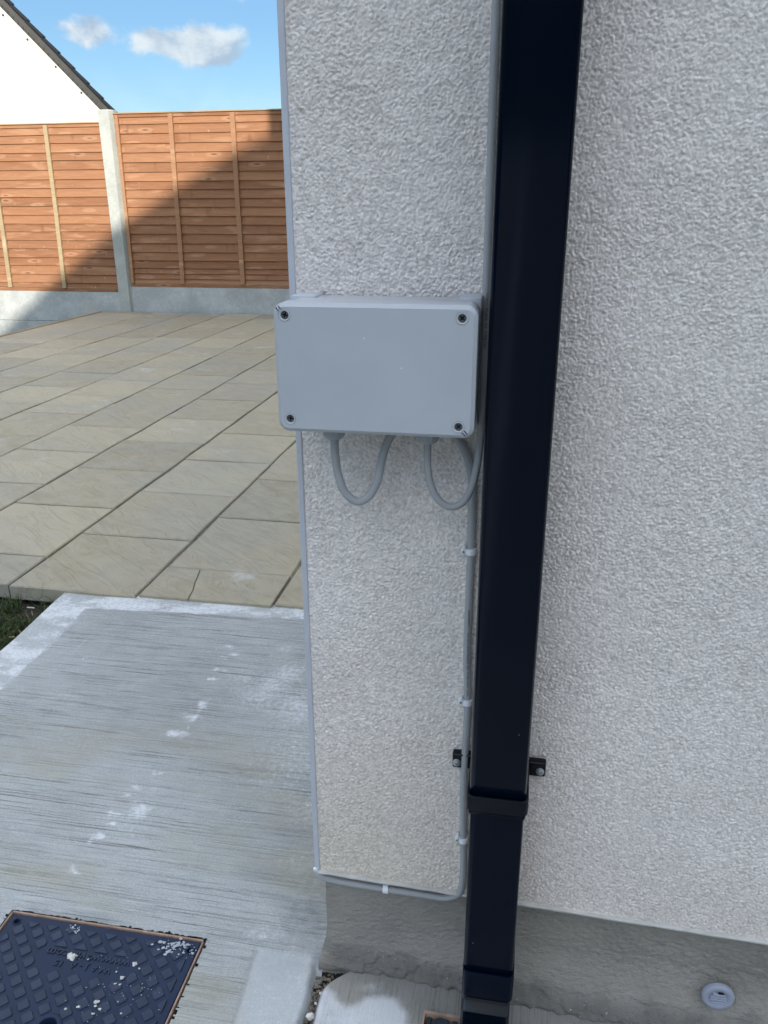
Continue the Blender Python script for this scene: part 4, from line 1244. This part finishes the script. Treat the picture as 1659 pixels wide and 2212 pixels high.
link('raised_lettering', text_mesh('W A J - A  15', 0.0125, 0.0013, Matrix.Translation((-0.2860, -0.0555, 0.0008)) @ rot180, 1.0, 0.086), M['stud'], ac)
sm = [box_mesh(-0.4835, -0.1775, 0.0092, 0.0118, -0.02, 0.0022, bev=0.0007, seg=1), box_mesh(-0.1788, -0.1765, -0.294, 0.0090, -0.02, 0.0016, bev=0.0006, seg=1),
      box_mesh(-0.4838, -0.4813, -0.294, 0.0090, -0.02, 0.0022, bev=0.0007, seg=1)]
for m_ in sm:
    for v in m_.vertices: v.co.z += 0.0004 * math.sin(v.co.x * 90)
    link('frame_strip', m_, M['strip'], ac)


def splat(cx_, cy_, z, r, seed, n=11, h=0.0012):
    rr = random.Random(seed)
    vv = [(cx_, cy_, z + h)]
    for ring, (k, zz) in enumerate(((0.6, h * 0.8), (1.0, 0.0))):
        for q in range(n):
            a = 2 * math.pi * q / n; ra = r * k * rr.uniform(0.55, 1.25)
            vv.append((cx_ + ra * math.cos(a), cy_ + ra * math.sin(a) * 0.85, z + zz * rr.uniform(0.6, 1.1)))
    ff = [(0, 1 + q, 1 + (q + 1) % n) for q in range(n)] + [(1 + q, 1 + n + q, 1 + n + (q + 1) % n, 1 + (q + 1) % n) for q in range(n)]
    me = bpy.data.meshes.new('s'); me.from_pydata(vv, [], ff)
    return me


link('mortar_blob', splat(-0.3535, -0.0470, 0.0006, 0.0085, 5, 14, 0.0045), M['mortar'], ac)
link('mortar_blob', splat(-0.2590, -0.0420, 0.0006, 0.0045, 6, 9, 0.0022), M['mortar'], ac)
ms = []
for i, (x, y, r) in enumerate(((-.266, -.067, .0042), (-.2635, -.077, .002), (-.282, -.106, .0038), (-.2805, -.112, .0022), (-.273, -.115, .0026), (-.303, -.117, .003), (-.279, -.123, .0026),
                               (-.318, -.123, .0022), (-.254, -.101, .0016), (-.242, -.116, .0018), (-.271, -.077, .0018), (-.278, -.059, .0016), (-.327, -.048, .002), (-.2695, -.0765, .0012), (-.2485, -.049, .0018))):
    ms.append(splat(x, y, 0.0019, r, 20 + i, 8))
for k in range(70):
    x = random.gauss(-0.265, 0.035); y = random.gauss(-0.085, 0.03)
    if LX0 + .01 < x < LX1 - .01 and y < 0: ms.append(splat(x, y, 0.0018, random.uniform(0.0003, 0.0009), 60 + k, 6, 0.0006))
sp = link('mortar_specks', join_meshes(ms), M['mortar'], ac); sp['kind'] = 'stuff'
ms = []
for k in range(60):
    x = random.gauss(-0.214, 0.014); y = random.gauss(-0.004, 0.007) - 0.18 * abs(x + 0.214)
    if x < LX1 - .002 and y < 0.0075: ms.append(splat(x, y, 0.0008 + random.uniform(0, 0.0014), random.uniform(0.0008, 0.0032), 200 + k, 8, 0.0008))
for k in range(26):
    x = random.gauss(-0.374, 0.006); y = random.gauss(-0.003, 0.004)
    if y < 0.0075: ms.append(splat(x, y, 0.0014, random.uniform(0.0006, 0.0020), 400 + k, 8, 0.0008))
for k in range(24):
    x = random.gauss(-0.190, 0.007); y = random.gauss(-0.0085, 0.006)
    if math.hypot(x + 0.1905, y + .0085) > 0.005 and x < LX1 - .002: ms.append(splat(x, y, 0.0014, random.uniform(0.0005, 0.0014), 500 + k, 7, 0.0006))
sp = link('lime_splash', join_meshes(ms), M['splash'], ac); sp['kind'] = 'stuff'

# ------------------------------------------------------------------ fence
POST_Y = 6.873
def fence_post(x0, zt, label):
    rings = []
    for z, g in ((-0.32, 0), (zt - 0.012, 0), (zt, 0.006)):
        rings.append([(x0 + g, POST_Y + g, z), (x0 + 0.108 - g, POST_Y + g, z), (x0 + 0.108 - g, POST_Y + 0.035, z), (x0 + 0.130 - g, POST_Y + 0.036, z), (x0 + 0.130 - g, POST_Y + 0.115 - g, z), (x0 + g, POST_Y + 0.115 - g, z)])
    rings = []
    for z, g in ((-0.32, 0), (zt - 0.010, 0), (zt, 0.007)):
        rings.append([(a, b, z) for a, b in ((x0 + g, POST_Y + g), (x0 + 0.108 - g, POST_Y + g), (x0 + 0.132 - g, POST_Y + 0.045), (x0 + 0.132 - g, POST_Y + 0.115), (x0 - 0.0 + g, POST_Y + 0.115))])
    o = link('fence_post', loft(rings), M['post'])
    tag(o, label, 'fence post', 'concrete fence posts')


def lap_panel(x0, x1, joints, ztop, zbot, battens, bm_mat, label, edge=True):
    YB = POST_Y + 0.040
    root = empty('lap_fence', ((x0 + x1) / 2, YB, zbot))
    tag(root, label, 'fence panel', 'timber lap fence panels')
    zs = sorted(joints, reverse=True)
    prev_top = ztop - 0.004
    for k, zb_ in enumerate(zs):
        # each board leans: its lower edge stands proud over the next one
        zt_ = prev_top + 0.012 if k else prev_top
        n = 7
        vv = []
        for q in range(n + 1):
            x = x0 + (x1 - x0) * q / n
            wv = random.uniform(-0.0018, 0.0018)
            vv += [(x, YB + 0.010, zt_), (x, YB - 0.009, zb_ + wv + 0.0015), (x, YB + 0.002, zb_ + wv), (x, YB + 0.018, zt_)]
        ff = []
        for q in range(n):
            for e in range(4):
                ff.append((q * 4 + e, (q + 1) * 4 + e, (q + 1) * 4 + (e + 1) % 4, q * 4 + (e + 1) % 4))
        ff += [(0, 1, 2, 3), tuple(n * 4 + e for e in (3, 2, 1, 0))]
        me = bpy.data.meshes.new('board'); me.from_pydata(vv, [], ff)
        bm = bmesh.new(); bm.from_mesh(me); bmesh.ops.recalc_face_normals(bm, faces=bm.faces); bm.to_mesh(me); bm.free()
        link('board', me, M['board'], root)
        prev_top = zb_
    for xt, xb, wd in battens:
        rings = []
        for z, xx in ((zbot + 0.035, xb), (zbot + 0.5, xb + (xt - xb) * 0.4 + random.uniform(-.003, .003)), (ztop - 0.8, xb + (xt - xb) * 0.6 + random.uniform(-.003, .003)), (ztop - 0.012, xt)):
            rings.append([(xx, YB - 0.026, z), (xx + wd, YB - 0.026, z), (xx + wd, YB - 0.002, z), (xx, YB - 0.002, z)])
        link('batten', loft(rings), bm_mat, root)
    link('bottom_rail', box_mesh(x0, x1, YB - 0.012, YB + 0.014, zbot, zbot + 0.034, bev=0.002), M['board'], root)
    link('top_rail', box_mesh(x0, x1, YB - 0.010, YB + 0.014, ztop - 0.032, ztop - 0.004), M['board'], root)
    link('top_cap', box_mesh(x0, x1, YB - 0.026, YB + 0.030, ztop - 0.004, ztop + 0.007, bev=0.002), M['capwood'], root)


jr = [1.715, 1.637, 1.554, 1.476, 1.391, 1.308, 1.227, 1.154, 1.074, .998, .917, .84, .757, .671, .589, .512, .440, .390, .339, .30]
jl = [1.640, 1.567, 1.487, 1.417, 1.336, 1.252, 1.173, 1.093, 1.012, .931, .849, .775, .695, .616, .532, .456, .370, .290, .245]
lap_panel(-3.668, -1.842, jr, 1.808, 0.262, [(-3.650, -3.668, 0.030), (-3.128, -3.150, 0.042), (-2.533, -2.535, 0.044), (-1.90, -1.90, 0.03)], M['batten'],
          'taller orange lap fence panel right of the concrete post, half in shadow')
lap_panel(-5.640, -3.812, jl, 1.737, 0.207, [(-4.385, -4.415, 0.040), (-4.985, -5.015, 0.042), (-5.62, -5.62, 0.03)], M['batten2'],
          'orange lap fence panel left of the concrete post with pale battens')
lap_panel(-1.735, 0.095, jr, 1.808, 0.262, [(-1.72, -1.72, 0.03), (-1.13, -1.13, 0.042), (-0.53, -0.53, 0.044)], M['batten'],
          'lap fence panel behind the house corner, right of the farther concrete post')
fence_post(-3.805, 1.843, 'pale square concrete fence post standing between the two visible panels')
fence_post(-1.845, 1.83, 'concrete fence post behind the house corner at the right end of the fence')
for x0, x1, z0, z1, lab in ((-3.69, -1.84, -0.06, 0.262, 'grey concrete gravel board under the right fence panel, behind the patio'),
                            (-5.64, -3.80, -0.088, 0.207, 'upper grey concrete gravel board under the left fence panel, half sunlit'),
                            (-5.64, -3.80, -0.45, -0.091, 'lower grey concrete gravel board at the left, beneath another one'),
                            (-1.74, 0.10, -0.06, 0.262, 'concrete gravel board behind the house corner')):
    tag(link('gravel_board', box_mesh(x0, x1, POST_Y + 0.030, POST_Y + 0.080, z0, z1, bev=0.003), M['gboard']), lab, 'gravel board', 'concrete gravel boards')

# ------------------------------------------------------------------ neighbouring gable house beyond the fence
nh = empty('neighbour_house', (-7.3, 14.0, 0))
nh.rotation_euler = (0, 0, math.radians(34))
tag(nh, 'white rendered gable house with dark tiled verge beyond the fence', 'house')
SL = 1.061
ex = 0.75; ez = 2.608 - (ex - 0.086) * SL
rx = -3.3; rz = ez + (ex - rx) * SL
dirv = Vector((rx - ex, 0, rz - ez)); slope_len = dirv.length; dirv.normalize()
nrm = Vector((-dirv.z, 0, dirv.x))
if nrm.z < 0: nrm = -nrm
O3 = (0, 0, 0)


def slope_box(s0, s1, n0, n1, y0, y1, sgn=1, lift=0.0):
    vv = []
    for y in (y0, y1):
        for s, n in ((s0, n0 + lift), (s1, n0), (s1, n1), (s0, n1 + lift)):
            p = Vector((ex, 0, ez)) + dirv * s + nrm * n
            x = p.x if sgn > 0 else 2 * rx - p.x
            vv.append((x, y, p.z))
    me = bpy.data.meshes.new('sb')
    me.from_pydata(vv, [], [(0, 1, 2, 3), (7, 6, 5, 4), (0, 4, 5, 1), (1, 5, 6, 2), (2, 6, 7, 3), (3, 7, 4, 0)])
    bm = bmesh.new(); bm.from_mesh(me); bmesh.ops.recalc_face_normals(bm, faces=bm.faces); bm.to_mesh(me); bm.free()
    return me


bm = bmesh.new()
drop = 0.12 * math.sqrt(1 + SL * SL)
wl = ex - 0.30
pts = [(wl, -0.3), (wl, ez + 0.30 * SL - drop), (rx, rz - drop), (2 * rx - wl, ez + 0.30 * SL - drop), (2 * rx - wl, -0.3)]
f = bm.faces.new([bm.verts.new((a, 0.30, b)) for a, b in pts])
r_ = bmesh.ops.extrude_face_region(bm, geom=[f])
for v in [g for g in r_['geom'] if isinstance(g, bmesh.types.BMVert)]: v.co.y = 9.5
bmesh.ops.recalc_face_normals(bm, faces=bm.faces)
link('gable_wall', mesh_of(bm), M['gable'], nh, loc=O3)
for sgn in (1, -1):
    link('roof', slope_box(0, slope_len, -0.075, -0.035, 0.02, 9.7, sgn), M['tile'], nh, loc=O3)
    link('verge_board', slope_box(0, slope_len, -0.145, -0.076, 0.005, 0.030, sgn), M['verge'], nh, loc=O3)
    link('soffit', slope_box(0, slope_len, -0.145, -0.120, 0.031, 0.299, sgn), M['verge'], nh, loc=O3)
    for k in range(int(slope_len / 0.305) + 1):
        s_ = k * 0.305
        link('verge_tile', slope_box(s_, min(s_ + 0.345, slope_len + 0.05), -0.072 , -0.022, -0.02, 0.33, sgn, 0.022), M['tile'], nh, loc=O3)
    if sgn > 0:
        for k in range(int(slope_len / 0.10)):
            s_ = 0.05 + k * 0.10
            link('soffit_rib', slope_box(s_, s_ + 0.010, -0.150, -0.1445, 0.04, 0.295, sgn), M['tile'], nh, loc=O3)
for x, z in ((-1.531, 4.009), (-1.203, 3.674), (-0.807, 3.284), (-0.435, 2.898)):
    link('fixing', lathe((x, 0.30, z), [(0.018, 0), (0.018, -0.012), (0.010, -0.016)], n=10), M['verge'], nh, loc=O3)

# ------------------------------------------------------------------ the house behind the camera, whose gable and chimney shade the yard
bh = empty('rear_house', (6.2, -12, -0.3))
tag(bh, 'rendered gable house with chimney behind the viewer', 'house')
t17 = 17.0
def back(px, pz):   # point on the fence plane taken back along the sun ray
    return (px + sdir.x * t17, pz + sdir.z * t17)
YB_ = 6.88 + sdir.y * t17
edge = [back(*p) for p in ((-4.611, .231), (-3.823, .78), (-3.087, 1.183), (-2.491, 1.495), (-2.195, 1.609))]
x_a, z_a = edge[0]; x_b, z_b = edge[-1]
sl = (z_b - z_a) / (x_b - x_a)
eave_x = x_a - 2.2; eave_z = z_a - 2.2 * 0.70
ridge_x = x_b + 3.4; ridge_z = z_b + (ridge_x - x_b) * 0.52
e2x = 2 * ridge_x - eave_x
outline = [(eave_x + .25, -0.3), (eave_x + .25, eave_z + 0.0)] + [(a, b - 0.02) for a, b in edge] + [(ridge_x, ridge_z - .02), (e2x - .25, eave_z), (e2x - .25, -0.3)]
bm = bmesh.new()
f = bm.faces.new([bm.verts.new((a, YB_, b)) for a, b in outline])
r_ = bmesh.ops.extrude_face_region(bm, geom=[f])
for v in [g for g in r_['geom'] if isinstance(g, bmesh.types.BMVert)]: v.co.y = YB_ - 9
bmesh.ops.recalc_face_normals(bm, faces=bm.faces)
link('wall', mesh_of(bm), M['brickb'], bh)
rp = [(eave_x, eave_z - 0.16)] + edge + [(ridge_x, ridge_z), (e2x, eave_z - 0.1)]
vv = []; ff = []
for a, b in rp: vv += [(a, YB_ + 0.02, b), (a, YB_ - 9.2, b), (a, YB_ + 0.02, b - 0.10), (a, YB_ - 9.2, b - 0.10)]
for k in range(len(rp) - 1):
    q = k * 4
    ff += [(q, q + 4, q + 5, q + 1), (q + 2, q + 3, q + 7, q + 6), (q, q + 2, q + 6, q + 4), (q + 1, q + 5, q + 7, q + 3)]
me = bpy.data.meshes.new('rr'); me.from_pydata(vv, [], ff)
link('roof', me, M['tile'], bh)
bm = bmesh.new(); box(bm, ridge_x - 0.5, ridge_x + 0.5, YB_ - 5.2, YB_ - 4.4, ridge_z - 0.4, ridge_z + 0.9)
link('chimney', mesh_of(bm), M['brickb'], bh)
for wx, wz in ((x_a + 0.4, 1.0), (x_a + 4.0, 1.0), (x_a + 4.4, 3.9), (x_a + 7.0, 1.0)):
    fr = link('window', box_mesh(wx, wx + 1.2, YB_ - 0.02, YB_ + 0.03, wz, wz + 1.2, bev=0.01), M['white'], bh)
    link('pane', box_mesh(wx + .07, wx + 1.13, YB_ + 0.031, YB_ + 0.036, wz + .07, wz + 1.13), M['glass'], fr)
